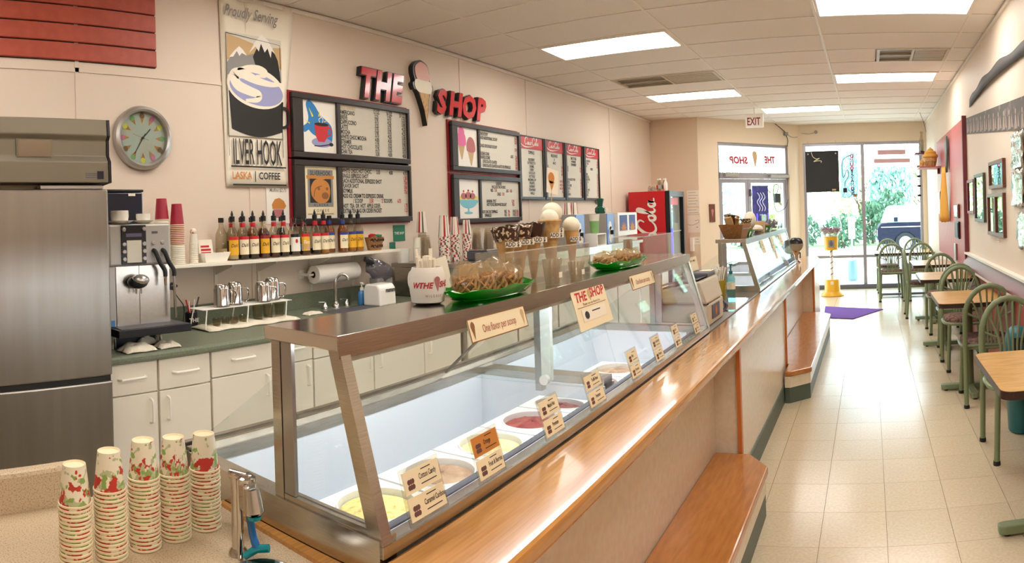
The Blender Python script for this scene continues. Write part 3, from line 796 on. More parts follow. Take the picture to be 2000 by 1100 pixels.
ob('sky_print', B().poly([(.022, .82), (.022, .985), (.12, .97), (.22, .95), (.30, .93), (.30, .80)], Z - .002).poly([(.40, .94), (.473, .95), (.473, .80), (.42, .82)], Z - .002), 'ink_tan', t)
ob('ridge_print', B().poly([(.022, .72), (.022, .80), (.07, .86), (.12, .90), (.17, .86), (.24, .88), (.28, .84), (.28, .72)], Z - .001), 'ink_grey', t)
ob('mountain_print', B().poly([(.25, .80), (.23, .86), (.27, .93), (.32, 1.0), (.36, .97), (.40, .93), (.44, .86), (.455, .78), (.46, .70), (.40, .66), (.30, .69)], Z - .0006), 'ink', t)
ob('snow_print', B().poly([(.20, .88), (.25, .96), (.31, 1.02), (.36, .985), (.42, .90), (.39, .92), (.38, .87), (.355, .93), (.33, .90), (.30, .955), (.28, .90), (.255, .93)], Z - .0002).poly([(.04, .835), (.08, .88), (.12, .915), (.15, .895), (.18, .86), (.14, .872), (.12, .85), (.10, .88), (.07, .84)], Z - .0002), 'white', t)
mug = B().poly([(.028, .62)] + [(.045 + .42 * i / 12, .375 - .045 * math.sin(PI * i / 12)) for i in range(13)] + [(.478, .58)], Z)
mug.rib([(.47, .54), (.515, .53), (.525, .47), (.505, .42), (.465, .405)], .02, Z + .0004)
ob('mug_print', mug, 'ink', t)
ob('coffee_print', B().ell(.25, .655, .238, .135, Z + .001, 40, rot=-.12), 'paper', t)
ob('cup_rim_print', B().ell(.255, .645, .222, .105, Z + .0014, 40, rot=-.12), 'ink_lilac', t)
b = B().rib([(.475, .70), (.38, .69), (.28, .70), (.20, .72), (.13, .74), (.07, .72), (.10, .66), (.19, .63), (.27, .61), (.25, .575), (.16, .565)], lambda q: .018 + .055 * math.sin(PI * q), Z + .002)
b.rib([(.10, .76), (.18, .785), (.27, .79), (.33, .77), (.32, .74), (.25, .735)], lambda q: .012 + .022 * math.sin(PI * q), Z + .002)
ob('foam_print', b, 'paper', t)
b = B().text('ILVER HOOK', .045, .150, .235, sx=.30, bold=.010, z=Z).rect(.03, .128, .485, .138, Z).rect(.04, .01, .485, .02, Z)
b.text('|', .215, .052, .075, sx=.8, bold=.02, z=Z).text('COFFEE', .25, .052, .066, sx=.80, bold=.02, z=Z).rib([(.015, .99), (.46, .965), (.465, .2)], .004, Z, False).rib([(.015, .99), (.02, .2)], .003, Z, False)
ob('black_lettering', b, 'ink', t)
ob('tan_lettering', B().text('LASKA', .035, .052, .066, sx=.82, bold=.02, z=Z), 'ink_orange', t)
ob('script_lettering', B().text('Proudly Serving', -.005, 1.10, .105, sx=.66, bold=.012, shear=.3, z=Z + .008), 'ink_grey', t)
# muffin poster
t = thing('muffin_poster', 'small muffin price sheet hanging under the coffee banner', 'poster', (XL + .002, 2.745, 1.50), RL)
ob('sheet', B().box(0, 0, 0, .20, .265, .003), 'white', t)
ob('price_lettering', B().text('Muffins $2.75', .10, .215, .036, sx=.75, bold=.01, shear=.15, al='C', z=.0038), 'ink_grey', t)
ob('muffin_top_print', B().poly([(.05, .10), (.045, .13), (.07, .165), (.11, .175), (.15, .155), (.17, .12), (.155, .10)], .0038), 'ink_orange', t)
ob('muffin_cup_print', B().poly([(.058, .098), (.15, .098), (.14, .04), (.07, .04)], .0036), 'ink_rose', t)

# menu boards
def board(label, y0, z0, w_, h, pic, rows, fs, letters_x, fb=.04):
    t = thing('menu_board', label, 'menu board', (XL, y0, z0), RL)
    ob('backing', B().box(-.018, -.012, 0, w_ + .006, h + .014, .02), 'deep_red', t)
    px0, px1 = pic
    fr = B().box(0, 0, .02, w_, fb, .055).box(0, h - fb, .02, w_, h, .055).box(0, fb, .02, px0 - .006, h - fb, .055).box(w_ - fb * .6, fb, .02, w_, h - fb, .055).box(px1 + .006, fb, .02, letters_x - .006, h - fb, .05)
    ob('frame', fr, 'board_frame', t, bev=.004)
    ob('picture_panel', B().box(px0 - .006, fb, .02, px1 + .006, h - fb, .03), 'white', t)
    ob('letter_panel', B().box(letters_x - .006, fb, .02, w_ - fb * .6, h - fb, .03), 'letter_board', t)
    gb_ = B()
    n = int((h - 2 * fb) / .011)
    for i in range(n): gb_.box(letters_x - .005, fb + .011 * i, .03, w_ - fb * .6, fb + .011 * i + .003, .0312)
    ob('letter_groove', gb_, 'letter_board', t)
    bk_, rd_ = B(), B()
    for (yy, items) in rows:
        for (xx, tx, al, red) in items:
            (rd_ if red else bk_).text(tx, xx, yy, fs * 1.22, sx=.60, bold=.024, al=al, z=.0325)
    ob('black_lettering', bk_, 'ink', t)
    if rd_.v: ob('red_lettering', rd_, 'ink_red', t)
    return t
H1 = .45
names = ['', 'AMERICANO', 'BREVE', 'CAPPUCCINO', 'LATTE', 'MOCHA', 'WHITE CHOC MOCHA', 'STEAMER', 'HOT CHOCOLATE', 'CHAI TEA']
P1 = ['12 OZ', '2.25', '3.75', '3.25', '3.25', '3.75', '4.00', '2.75', '2.75', '3.50']
P2 = ['16 OZ', '2.75', '4.25', '3.75', '3.75', '4.25', '4.50', '3.25', '3.25', '4.00']
P3 = ['20 OZ', '3.25', '5.00', '4.25', '4.25', '5.00', '5.25', '3.75', '3.75', '4.50']
rows = []
for i in range(10):
    y = H1 - .075 - i * .0362
    rows.append((y, [(.475, names[i], 'L', 0)] * (1 if names[i] else 0) + [(.87, P1[i], 'C', 0), (1.02, P2[i], 'C', 0), (1.215, P3[i], 'R', 0)]))
t = board('upper left menu board with the red coffee cup picture and drink prices', 2.96, 1.955, 1.25, H1, (.10, .42), rows, .036, .47)
ob('faded_heading', B().text('HOT DRINKS', .475, H1 - .072, .03, sx=.9, bold=.02, z=.0325), 'ink_tan', t)
def pic_cup(t):
    o = .0305
    ob('flame_print', B().poly(spline([(.16, .20), (.12, .18), (.11, .22), (.15, .25), (.16, .30), (.14, .38), (.17, .41), (.22, .38), (.28, .31), (.38, .24), (.39, .15), (.36, .10), (.28, .14), (.2, .17), (.16, .20)], 4), o), 'ink_blue', t)
    ob('ray_print', B().poly([(.165, .36), (.195, .29), (.21, .30)], o + .0004).poly([(.27, .345), (.255, .30), (.27, .30)], o + .0004).poly([(.12, .27), (.17, .24), (.175, .25)], o + .0004).poly([(.36, .28), (.31, .27), (.31, .262)], o + .0004), 'ink_yellow', t)
    ob('saucer_print', B().ell(.285, .115, .10, .035, o + .0006, 24).ell(.285, .10, .06, .02, o + .0007), 'ink_lilac', t)
    ob('cup_print', B().poly([(.215, .245), (.355, .245), (.34, .16), (.31, .12), (.25, .12), (.225, .16)], o + .0009).rib([(.35, .225), (.375, .22), (.375, .18), (.34, .165)], .012, o + .0009), 'red', t)
    ob('coffee_print', B().ell(.285, .245, .07, .013, o + .0011, 20).rib([(.21, .09), (.27, .09), (.36, .105)], .008, o + .0011).ell(.375, .105, .022, .013, o + .0011, 14), 'ink', t)
    ob('steam_print', B().rib([(.27, .255), (.26, .28), (.28, .295), (.27, .32)], .005, o + .0011).rib([(.29, .255), (.30, .28), (.285, .30), (.29, .315)], .005, o + .0011), 'white', t)
pic_cup(t)
R2 = [[(.475, 'WHITE CHOC HOT CHOC', 'L', 0), (.87, '3.50', 'C', 0), (1.02, '4.00', 'C', 0), (1.215, '4.75', 'R', 0)],
      [(.475, 'SINGLE ESPRESSO SHOT', 'L', 0), (1.215, '1.50', 'R', 1)], [(.475, 'EACH ADDITIONAL ESPRESSO SHOT', 'L', 0), (1.215, '75¢', 'R', 1)],
      [(.475, 'FLAVOR SHOT', 'L', 0), (1.215, '50¢', 'R', 1)], [(.475, 'SOYMILK', 'L', 0), (1.215, '75¢', 'R', 1)],
      [(.475, 'ADD ICE CREAM TO ESPRESSO DRINK', 'L', 0)], [(.58, '1', 'L', 1), (.60, 'SCOOP', 'L', 0), (.76, '3.50', 'L', 1), (.90, '2', 'L', 1), (.925, 'SCOOPS', 'L', 0), (1.09, '6.75', 'L', 1)],
      [(.475, 'HOT  TEA  OR  HOT  APPLE CIDER', 'L', 0), (1.215, '1.75', 'R', 1)], [(.475, 'EXTRA TEA BAG OR CIDER PACKET', 'L', 0), (1.215, '1.25', 'R', 1)]]
t = board('lower left menu board with the brown bear coffee label and espresso prices', 2.96, 1.49, 1.25, H1, (.10, .41), [(H1 - .078 - i * .0372, r_) for i, r_ in enumerate(R2)], .036, .47)
o_ = .0305
ob('label_print', B().rect(.105, .06, .405, .405, o_), 'cream', t)
ob('crest_print', B().rect(.135, .12, .38, .385, o_ + .0003), 'ink_grey', t)
ob('crest_field_print', B().rect(.155, .15, .36, .32, o_ + .0005), 'ink', t)
ob('ribbon_print', B().rib([(.125, .33), (.19, .335), (.26, .325), (.33, .335), (.39, .33)], .024, o_ + .0007), 'ink_orange', t)
ob('bear_print', B().poly(spline([(.17, .20), (.165, .26), (.20, .31), (.25, .315), (.30, .31), (.34, .28), (.35, .22), (.33, .17), (.29, .15), (.22, .155), (.17, .20)], 4), o_ + .0009), 'ink_orange', t)
ob('bear_face_print', B().ell(.30, .20, .035, .025, o_ + .0011, 14).ell(.24, .25, .012, .012, o_ + .0011, 10).ell(.32, .25, .012, .012, o_ + .0011, 10).rib([(.19, .19), (.21, .25), (.27, .27)], .008, o_ + .0011), 'ink_brown', t)
ob('label_lettering', B().text('SILVERHOOK', .257, .345, .046, sx=.72, bold=.008, al='C', z=o_ + .0012).text('A L A S K A', .257, .125, .028, sx=1, al='C', z=o_ + .0012).text('C O F F E E', .257, .085, .030, sx=1.05, al='C', z=o_ + .0012).rect(.13, .068, .38, .072, o_ + .0012), 'ink', t)
R3 = [[(.475, 'ONE SCOOP', 'L', 0), (1.165, '3.50', 'R', 1)], [(.475, 'EACH ADDITIONAL SCOOP', 'L', 0), (1.165, '2.25', 'R', 1)], [], [(.475, 'CHILD OR DOGGY SCOOP', 'L', 0), (1.165, '2.50', 'R', 1)], [],
      [(.475, 'SUGAR CONE', 'L', 0), (1.09, 'ADD', 'R', 0), (1.165, '25¢', 'R', 1)], [(.475, 'WAFFLE CONE', 'L', 0), (1.165, '75¢', 'R', 1)], [(.51, 'CHOCOLATE COATED', 'L', 0), (1.165, '1.50', 'R', 1)],
      [(.51, 'CHOCOLATE COATED & NUTS OR SPRINKLES', 'L', 0), (1.165, '2.00', 'R', 1)]]
t = board('upper middle menu board with the pink and brown cone picture', 4.80, 1.93, 1.20, .44, (.09, .42), [(.44 - .085 - i * .0375, r_) for i, r_ in enumerate(R3)], .034, .465)
def pic_cones(t):
    for cx, cy, m_ in ((.17, .27, 'ink_pink'), (.32, .22, 'ink_rose')):
        ob('cone_print', B().poly([(cx - .055, cy - .03), (cx + .055, cy - .03), (cx + .01, cy - .165), (cx - .005, cy - .165)], .0305), 'ink_tan', t)
        b = B().poly(spline([(cx - .068, cy - .03), (cx - .07, cy + .03), (cx - .04, cy + .085), (cx, cy + .10), (cx + .045, cy + .08), (cx + .07, cy + .03), (cx + .068, cy - .03), (cx, cy - .045), (cx - .068, cy - .03)], 4), .031)
        if m_ == 'ink_pink': b.ell(cx, cy + .085, .05, .045, .0312)
        ob('scoop_print', b, m_, t)
pic_cones(t)
R4 = [[(.79, 'SUNDAES', 'C', 0)], [(.79, 'INCLUDE THE WORKS', 'C', 0)], [(.66, 'REG', 'C', 0), (.73, '5.95', 'C', 1), (.95, 'LRG', 'C', 0), (1.02, '6.50', 'C', 1)], [(.79, 'CHILD', 'C', 0), (.87, '3.95', 'C', 1)], [],
      [(.56, 'BANANA  SPLIT', 'L', 0), (1.08, '12.95', 'R', 1)], [(.56, 'HOT FUDGE BROWNIE DELIGHT', 'L', 0), (1.08, '9.50', 'R', 1)], [],
      [(.475, 'ADD ONS OR TOPPINGS', 'L', 0), (.88, 'REG', 'L', 0), (.95, '90¢', 'L', 1), (1.04, 'CHILD', 'L', 0), (1.12, '50¢', 'L', 1)], [(.52, 'SPRINKLES', 'L', 0), (.88, 'REG', 'L', 0), (.95, '50¢', 'L', 1), (1.04, 'CHILD', 'L', 0), (1.12, '25¢', 'L', 1)]]
t = board('lower middle menu board with the blue glass sundae picture', 4.80, 1.455, 1.20, .44, (.09, .42), [(.44 - .08 - i * .0345, r_) for i, r_ in enumerate(R4)], .034, .465)
ob('dish_print', B().poly(spline([(.10, .21), (.14, .16), (.21, .135), (.30, .135), (.37, .16), (.40, .21), (.10, .21)], 4), .0305).rect(.24, .095, .265, .135, .0305).ell(.252, .09, .07, .012, .0306), 'ink_teal', t)
ob('banana_print', B().poly([(.10, .215), (.40, .215), (.395, .25), (.36, .235), (.14, .235), (.105, .25)], .0307), 'ink_yellow', t)
ob('scoops_print', B().ell(.18, .245, .045, .03, .0309).ell(.255, .25, .05, .034, .0309).ell(.325, .245, .045, .03, .0309), 'ink_rose', t)
ob('cherry_print', B().ell(.18, .29, .012, .011, .0311, 10).ell(.255, .297, .012, .011, .0311, 10).ell(.325, .29, .012, .011, .0311, 10), 'ink_red', t)

def script(b, x, y, s, z, short=False):
    """the looping soft drink script drawn as ribbons; unit height s"""
    w0 = lambda q: s * (.05 + .10 * math.sin(PI * q))
    def R(p, ww=w0): b.rib([(x + a * s, y + c * s) for a, c in p], ww, z)
    dx = 0
    if not short:
        R([(.62, .62), (.70, .80), (.60, .96), (.36, .92), (.12, .62), (.06, .28), (.22, .04), (.48, .10), (.66, .28)])
        R([(.82, .38), (.70, .30), (.72, .10), (.86, .06), (.96, .22), (.90, .38), (.82, .38)]); R([(1.22, .36), (1.08, .30), (1.06, .12), (1.18, .05), (1.32, .16)])
        R([(1.62, .34), (1.48, .38), (1.38, .22), (1.46, .06), (1.58, .14), (1.64, .38), (1.62, .12), (1.72, .06)]); R([(1.74, .30), (1.9, .34)])
        dx = 1.9
    R([(dx + .62, .62), (dx + .72, .82), (dx + .58, .98), (dx + .34, .90), (dx + .10, .58), (dx + .06, .26), (dx + .22, .04), (dx + .48, .08), (dx + .66, .26)])
    R([(dx + .60, .98), (dx + .3, 1.1), (dx - .05, 1.02), (dx - .1, .85)], lambda q: s * .05)
    R([(dx + .82, .38), (dx + .70, .30), (dx + .72, .10), (dx + .86, .06), (dx + .96, .22), (dx + .90, .38), (dx + .82, .38)])
    R([(dx + .98, .24), (dx + 1.22, .62), (dx + 1.28, .90), (dx + 1.18, .94), (dx + 1.10, .60), (dx + 1.08, .20), (dx + 1.18, .05), (dx + 1.28, .14)])
    R([(dx + 1.60, .34), (dx + 1.46, .38), (dx + 1.36, .22), (dx + 1.44, .06), (dx + 1.56, .14), (dx + 1.62, .38), (dx + 1.60, .12), (dx + 1.78, .10)])
    return b
tall = [
 ('tall narrow menu board listing toppings, under a red soft drink header', ['TOPPINGS', '', 'BLACKBERRY', 'BUTTERSCOTCH', 'CARAMEL', 'CHERRY', 'CHOCOLATE', 'HOT FUDGE', 'MARSHMALLOW', 'PINEAPPLE', 'RASPBERRY', 'STRAWBERRY', 'VANILLA'], 5.99, .56),
 ('tall narrow menu board listing milkshakes and malts, under a red soft drink header', ['MILKSHAKES', '&', 'MALTS', '12 OZ|5.00', '16 OZ|5.50', '24 OZ|6.50', '', 'EXTRA THICK|ADD 50¢', 'ESPRESSO SHOT|ADD 75¢', 'PROTEIN POWDER|ADD 1.00', 'SOY MILK|75¢'], 6.57, .49),
 ('tall narrow menu board listing smoothies, third of the four narrow boards', ['SMOOTHIES', 'WILDBERRY', 'STRAWBERRY', '16 OZ|4.95', '24 OZ|5.95', '', '', 'HAND PACKED TO TAKE|5.50', 'PRETZEL|3.00', 'WITH CHEESE|3.75', 'NACHOS|3.75', 'SALSA|75¢', 'JALAPENO|75¢'], 7.08, .50),
 ('tall narrow menu board at the far end of the row of four narrow boards', ['ICE CREAM SODA|4.25', 'ROOT BEER|4.00', 'FLOAT|4.00', 'FREEZE', '', 'SLUSHIE|2.50', 'APPLE JUICE|2.50', 'ITALIAN SODA|3.50', 'ICED TEA|2.00', '12 OZ|1.75', '16 OZ|2.00', 'ICED COFFEE|3.00', 'BOTTLED|1.50', 'WATER|1.50'], 7.62, .49)]
for lab, lines, y0, w_ in tall:
    t = thing('menu_board', lab, 'menu board', (XL, y0, 1.675), RL)
    h = .68; fb = .03
    ob('frame', B().box(0, 0, 0, w_, fb, .045).box(0, fb, 0, fb + .02, h, .045).box(w_ - fb * .6, fb, 0, w_, h, .045).box(fb + .02, h - .012, 0, w_ - fb * .6, h, .045), 'board_frame', t, bev=.004)
    ob('letter_panel', B().box(fb + .02, fb, 0, w_ - fb * .6, h - .135, .025), 'letter_board', t)
    ob('header_panel', B().box(fb + .02, h - .135, 0, w_ - fb * .6, h - .012, .035), 'coke_red', t)
    b = script(B(), .14, h - .095, .085, .0358) if w_ > .5 else script(B(), .11, h - .09, .075, .0358)
    b.rib([(.05, h - .085), (.12, h - .115), (.22, h - .118), (.36, h - .10)], lambda q: .012 * math.sin(PI * (q * .9 + .1)), .0356)
    ob('script_lettering', b, 'white', t)
    bk_, rd_ = B(), B(); n = len(lines); ys = h - .19
    cx = (fb + .02 + w_) / 2 - .01
    for i, s_ in enumerate(lines):
        y = ys - i * (.47 / max(n, 11.5)); fs = .042 if (i == 0 and '|' not in s_) else .034
        if '|' in s_:
            a, c = s_.split('|'); bk_.text(a, fb + .03, y, .038, sx=.54, bold=.028, z=.0262); rd_.text(c, w_ - fb, y, .038, sx=.54, bold=.028, al='R', z=.0262)
        else: bk_.text(s_, cx, y, fs * 1.15, sx=.60, bold=.028, al='C', z=.0262)
    ob('black_lettering', bk_, 'ink', t)
    if rd_.v: ob('red_lettering', rd_, 'ink_red', t)

# raised shop letters
def slab_letter(ch, y, z, size, sxx, lean=0.0):
    t = thing('sign_letter', 'raised red letter %s of the word %s on the menu wall' % (ch[0], ch[1]), 'sign letter', (XL, y, z), RL, group='raised red shop letters')
    d = B().text(ch[0], 0, 0, size, sx=sxx, bold=.075, shear=.18, al='C', ext=.02 , z=.022)
    ob('edge', d, 'black', t)
    f_ = B().text(ch[0], 0, 0, size, sx=sxx, bold=.052, shear=.18, al='C', ext=.002, z=.046)
    ob('face', f_, 'red_gloss', t)
for ch, y in (('T', 3.715), ('H', 3.89), ('E', 4.06)): slab_letter((ch, 'THE'), y, 2.455, .295, .84)
for ch, y in (('S', 4.66), ('H', 4.865), ('O', 5.08), ('P', 5.285)): slab_letter((ch, 'SHOP'), y, 2.43, .275, .98)
t = thing('cone_sign', 'raised double scoop ice cream cone sign between the red words', 'sign', (XL, 4.41, 2.30), RL)
outl = spline([(.035, -.01), (.0, .12), (-.075, .27), (-.12, .285), (-.14, .33), (-.11, .36), (-.13, .42), (-.125, .48), (-.06, .53), (.0, .53), (.06, .50), (.085, .44), (.09, .37), (.13, .33), (.125, .28), (.085, .26), (.06, .12), (.035, -.01)], 4)
ob('edge', B().prism(outl, 0, .05), 'black', t)
ob('cone_face', B().prism([(.033, .01), (.005, .12), (-.06, .262), (.075, .262), (.05, .12)], .05, .053), 'cone_waffle', t)
ob('lower_scoop', B().prism(spline([(-.06, .262), (-.105, .29), (-.118, .33), (-.09, .37), (.07, .37), (.112, .33), (.108, .285), (.075, .262), (-.06, .262)], 4), .05, .055), 'vanilla', t)
ob('upper_scoop', B().prism(spline([(-.09, .372), (-.11, .42), (-.105, .475), (-.05, .515), (.0, .515), (.05, .49), (.072, .44), (.07, .372), (-.09, .372)], 4), .05, .057), M('rose_scoop', 'd9a08e', .4), t)

# ================================================================ BACK COUNTER
t = thing('green_counter', 'green worktop of the back counter with a raised backsplash', 'counter', (0, 0, 0))
ob('worktop', B().box(-3.499, 1.24, .872, -2.775, 3.93, .91), 'green_top', t, bev=.012)
ob('backsplash', B().box(-3.499, 1.24, .91, -3.475, 3.93, 1.015), 'green_top', t)
def cab(y0, y1, label, dh, doors):
    t = thing('base_cabinet', label, 'cabinet', (-2.8, y0, 0)); w_ = y1 - y0
    ob('body', B().box(-.66, .002, .1, -.02, w_ - .002, .871), 'cabinet_white', t)
    ob('plinth', B().box(-.66, .002, 0, -.07, w_ - .002, .1), 'dark_gap', t)
    d = ob('drawer', B().box(-.019, .005, dh + .003, 0, w_ - .005, .868), 'cabinet_white', t, bev=.003)
    ob('handle', B().tube(spline([(0, w_ / 2 - .07, dh + .08), (.022, w_ / 2 - .064, dh + .08), (.026, w_ / 2 - .045, dh + .08), (.026, w_ / 2 + .045, dh + .08), (.022, w_ / 2 + .064, dh + .08), (0, w_ / 2 + .07, dh + .08)], 3), .006, 8), 'white_plastic', d)
    for hs in doors:
        dd = ob('door', B().box(-.019, .005, .105, 0, w_ - .005, dh - .003), 'cabinet_white', t, bev=.003)
        y = .045 if hs < 0 else w_ - .045
        ob('handle', B().tube(spline([(0, y, dh - .03), (.022, y, dh - .035), (.026, y, dh - .05), (.026, y, dh - .12), (.022, y, dh - .135), (0, y, dh - .14)], 3), .006, 8), 'white_plastic', dd)
cab(1.235, 1.515, 'white base cabinet next to the steel fridge', .72, [1])
cab(1.517, 1.815, 'white base cabinet, second from the steel fridge', .72, [-1])
cab(1.817, 2.21, 'white base cabinet with one deeper drawer, third from the fridge', .735, [1])
cab(2.212, 2.50, 'white base cabinet just right of the case end post', .735, [1])
cab(2.502, 3.0, 'white sink base cabinet seen through the case glass', .73, [1])
cab(3.002, 3.5, 'white base cabinet past the sink seen through the glass', .73, [-1])
cab(3.502, 3.93, 'white base cabinet beside the stainless unit', .73, [-1])

# fridge
t = thing('fridge', 'tall stainless upright fridge with a brown grey top panel', 'fridge', (-2.65, .05, 0))
ob('body', B().box(-.78, .02, .08, -.06, 1.13, 1.70), 'fridge_grey', t)
for x in (-.7, -.12):
    for y in (.08, 1.08): ob('foot', B().cyl((x, y, 0), (x, y, .08), .025), 'black', t)
ob('upper_door', B().box(-.055, 0, .862, 0, 1.16, 1.672), 'fridge_steel', t, bev=.008)
ob('lower_door', B().box(-.055, 0, .10, 0, 1.16, .838), 'fridge_steel', t, bev=.008)
ob('door_gap', B().box(-.05, .005, .838, -.012, 1.155, .862), 'dark_gap', t)
ob('hinge_plate', B().box(-.05, .85, 1.673, -.006, 1.14, 1.69), 'silver', t, bev=.003)
pf = [(-.10, 1.69), (.012, 1.70), (.012, 1.79), (-.006, 1.815), (-.006, 1.885), (.008, 1.905), (.004, 1.975), (-.10, 1.985)]
o = ob('top_panel', B().prism([(x, z) for x, z in pf], 0, 1.16, 'y'), 'fridge_grey', t, bev=.004)
ob('panel_end', B().prism([(x + .002, z) for x, z in pf], 1.16, 1.172, 'y'), 'black', t)
ob('badge_frame', B().box(-.012, .745, 1.805, .002, .905, 1.885), 'fridge_grey', o, bev=.003)
ob('mirror_badge', B().box(.0021, .752, 1.811, .004, .898, 1.879), 'dark_mirror', o)
ob('maker_plate', B().box(.012, 1.105, 1.715, .0135, 1.135, 1.75), 'navy', o)
ob('maker_lines', B().box(.012, 1.05, 1.72, .0128, 1.10, 1.724).box(.012, 1.05, 1.73, .0128, 1.10, 1.733).box(.012, 1.05, 1.738, .0128, 1.10, 1.741), 'slate', o)
ob('top_cover', B().box(-.78, .02, 1.70, -.10, 1.13, 1.93), 'fridge_grey', t)

# espresso machine
t = thing('espresso_machine', 'silver and black automatic espresso machine beside the fridge', 'coffee machine', (-2.9, 1.315, .9115))
ob('rear_body', B().box(-.46, .015, .10, -.03, .345, .60), 'machine_grey', t, bev=.006)
ob('base_box', B().box(-.42, .02, .0, -.10, .30, .12), 'black_matt', t)
for y in (.04, .30): ob('leg', B().cyl((-.06, y, 0), (-.06, y, .11), .018, n=14), 'chrome', t)
ob('upper_housing', B().box(-.10, .005, .405, .0, .345, .607), 'machine_grey', t, bev=.01)
ob('control_panel', B().box(0, .07, .412, .006, .205, .602), 'black', t, bev=.002)
o = ob('display_window', B().box(.006, .095, .545, .0075, .18, .562), 'slate', t)
ob('menu_card', B().box(.006, .098, .42, .0075, .178, .528), 'letter_board', t)
for y, z in ((.083, .582), (.192, .582), (.083, .51), (.192, .51), (.083, .474), (.192, .474), (.083, .438), (.192, .438)):
    ob('button', B().lathe([(.011, 0), (.0115, .004), (.009, .008), (.001, .009)], 14, (y, z, .006), 'z').xf(Matrix(((0, 0, 1, 0), (1, 0, 0, 0), (0, 1, 0, 0), (0, 0, 0, 1)))), 'silver', t, smooth=True)
for y in (.247, .298):
    ob('round_button', B().lathe([(.010, 0), (.011, .004), (.008, .008), (.001, .009)], 14, (y, .512, 0), 'z').xf(Matrix(((0, 0, 1, 0), (1, 0, 0, 0), (0, 1, 0, 0), (0, 0, 0, 1)))), 'silver', t, smooth=True)
ob('name_badge', B().box(0, .24, .558, .0015, .272, .569), 'grey_dark', t)
ob('front_plate', B().box(-.05, .045, .115, -.012, .168, .402), 'stainless', t)
ob('front_plate', B().box(-.05, .171, .115, -.012, .340, .402), 'stainless', t)
ob('side_plate', B().box(-.05, .008, .115, -.014, .042, .402), 'machine_grey', t)
ob('blue_badge', B().box(-.014, .014, .115, -.0125, .034, .145), 'blue_soap', t)
o = ob('coffee_spout', B().ball((0, 0, 0), .052, 18, 10, (.95, 1.0, .62)), 'black', t, (.02, .145, .325), smooth=True)
ob('spout_cap', B().ball((.014, .006, .010), .046, 18, 10, (.9, 1.0, .62)), 'silver', o, smooth=True)
for y in (-.012, .014): ob('nozzle', B().cyl((.01, y, -.055), (.01, y, -.02), .006), 'chrome', o)
for y in (.247, .298):
    p = spline([(.0, y, .475), (.02, y + .002, .465), (.03, y + .018, .415), (.034, y + .042, .375), (.034, y + .044, .345)], 5)
    o = ob('steam_wand', B().tube(p, .011, 10), 'black_matt', t, smooth=True)
    ob('wand_tip', B().cyl((.034, y + .044, .345), (.034, y + .045, .30 if y < .27 else .14), .008, .007), 'chrome', o)
ob('drip_tray', B().box(-.1, .0, .075, .10, .395, .112), 'black', t, bev=.004)
ob('tray_grid', B().box(-.08, .02, .112, .085, .375, .1145), 'grey_dark', t)
t = thing('bean_hopper', 'dark blue black bean hopper standing behind the cups', 'hopper', (-3.14, 1.34, 1.512))
ob('body', B().box(-.12, 0, .006, .02, .285, .175), 'navy', t, bev=.008)
ob('lid', B().box(-.125, -.004, .176, .024, .289, .19), 'black', t, bev=.004)
ob('white_label', B().box(.0205, .20, .155, .0215, .24, .168), 'paper', t)
def cup_saucer(x, y, r, h, label):
    t = thing('cup_and_saucer', label, 'cup', (x, y, 1.519), group='cups on the espresso machine')
    ob('saucer', B().lathe([(r * .7, 0), (r * 1.45, .014), (r * 1.5, .018), (r * 1.4, .017), (r * .7, .006), (.001, .006)], 28), 'white', t, smooth=True)
    ob('cup', B().lathe([(r * .62, .008), (r * .9, .012), (r, .012 + h * .5), (r * .98, .012 + h), (r * .93, .012 + h), (r * .92, .012 + h * .5), (r * .6, .02), (.001, .02)], 28), 'white', t, smooth=True)
cup_saucer(-2.95, 1.405, .045, .055, 'larger white cup and saucer on top of the espresso machine')
cup_saucer(-2.95, 1.535, .036, .038, 'smaller white cup and saucer on top of the espresso machine')
def rag(x, y, w_, d, h, seed, label):
    rd = random.Random(seed); n = 9; v = []; f = []
    for j in range(n):
        for i in range(n):
            u, q = i / (n - 1) - .5, j / (n - 1) - .5; e = max(abs(u), abs(q)) * 2
            zz = h * (1 - e ** 4) * (.75 + .3 * math.sin(i * 1.3 + seed) * math.cos(j * 1.1 + seed)) + rd.uniform(0, .004)
            v.append((q * d, u * w_ + .006 * math.sin(j * 2), max(zz, 0)))
    k = len(v); v += [(a, b_, -.0) for a, b_, c in v]
    for j in range(n - 1):
        for i in range(n - 1):
            a = j * n + i; f += [(a, a + 1, a + n + 1, a + n)]
    o = ob('bar_towel', B().add(v[:k], f), 'terry', None, (x, y, .9125), smooth=True)
    s = o.modifiers.new('thick', 'SOLIDIFY'); s.thickness = .004; s.offset = 1
    s2 = o.modifiers.new('sub', 'SUBSURF'); s2.levels = 1; s2.render_levels = 1
    tag(o, label, 'towel')
rag(-2.86, 1.435, .17, .13, .045, 1, 'folded white bar towel in front of the espresso machine')
rag(-2.86, 1.60, .12, .10, .035, 4, 'smaller crumpled white bar towel to the right of the folded one')
rag(-3.0, 1.55, .10, .09, .05, 8, 'bunched white rag behind the two towels under the espresso machine')
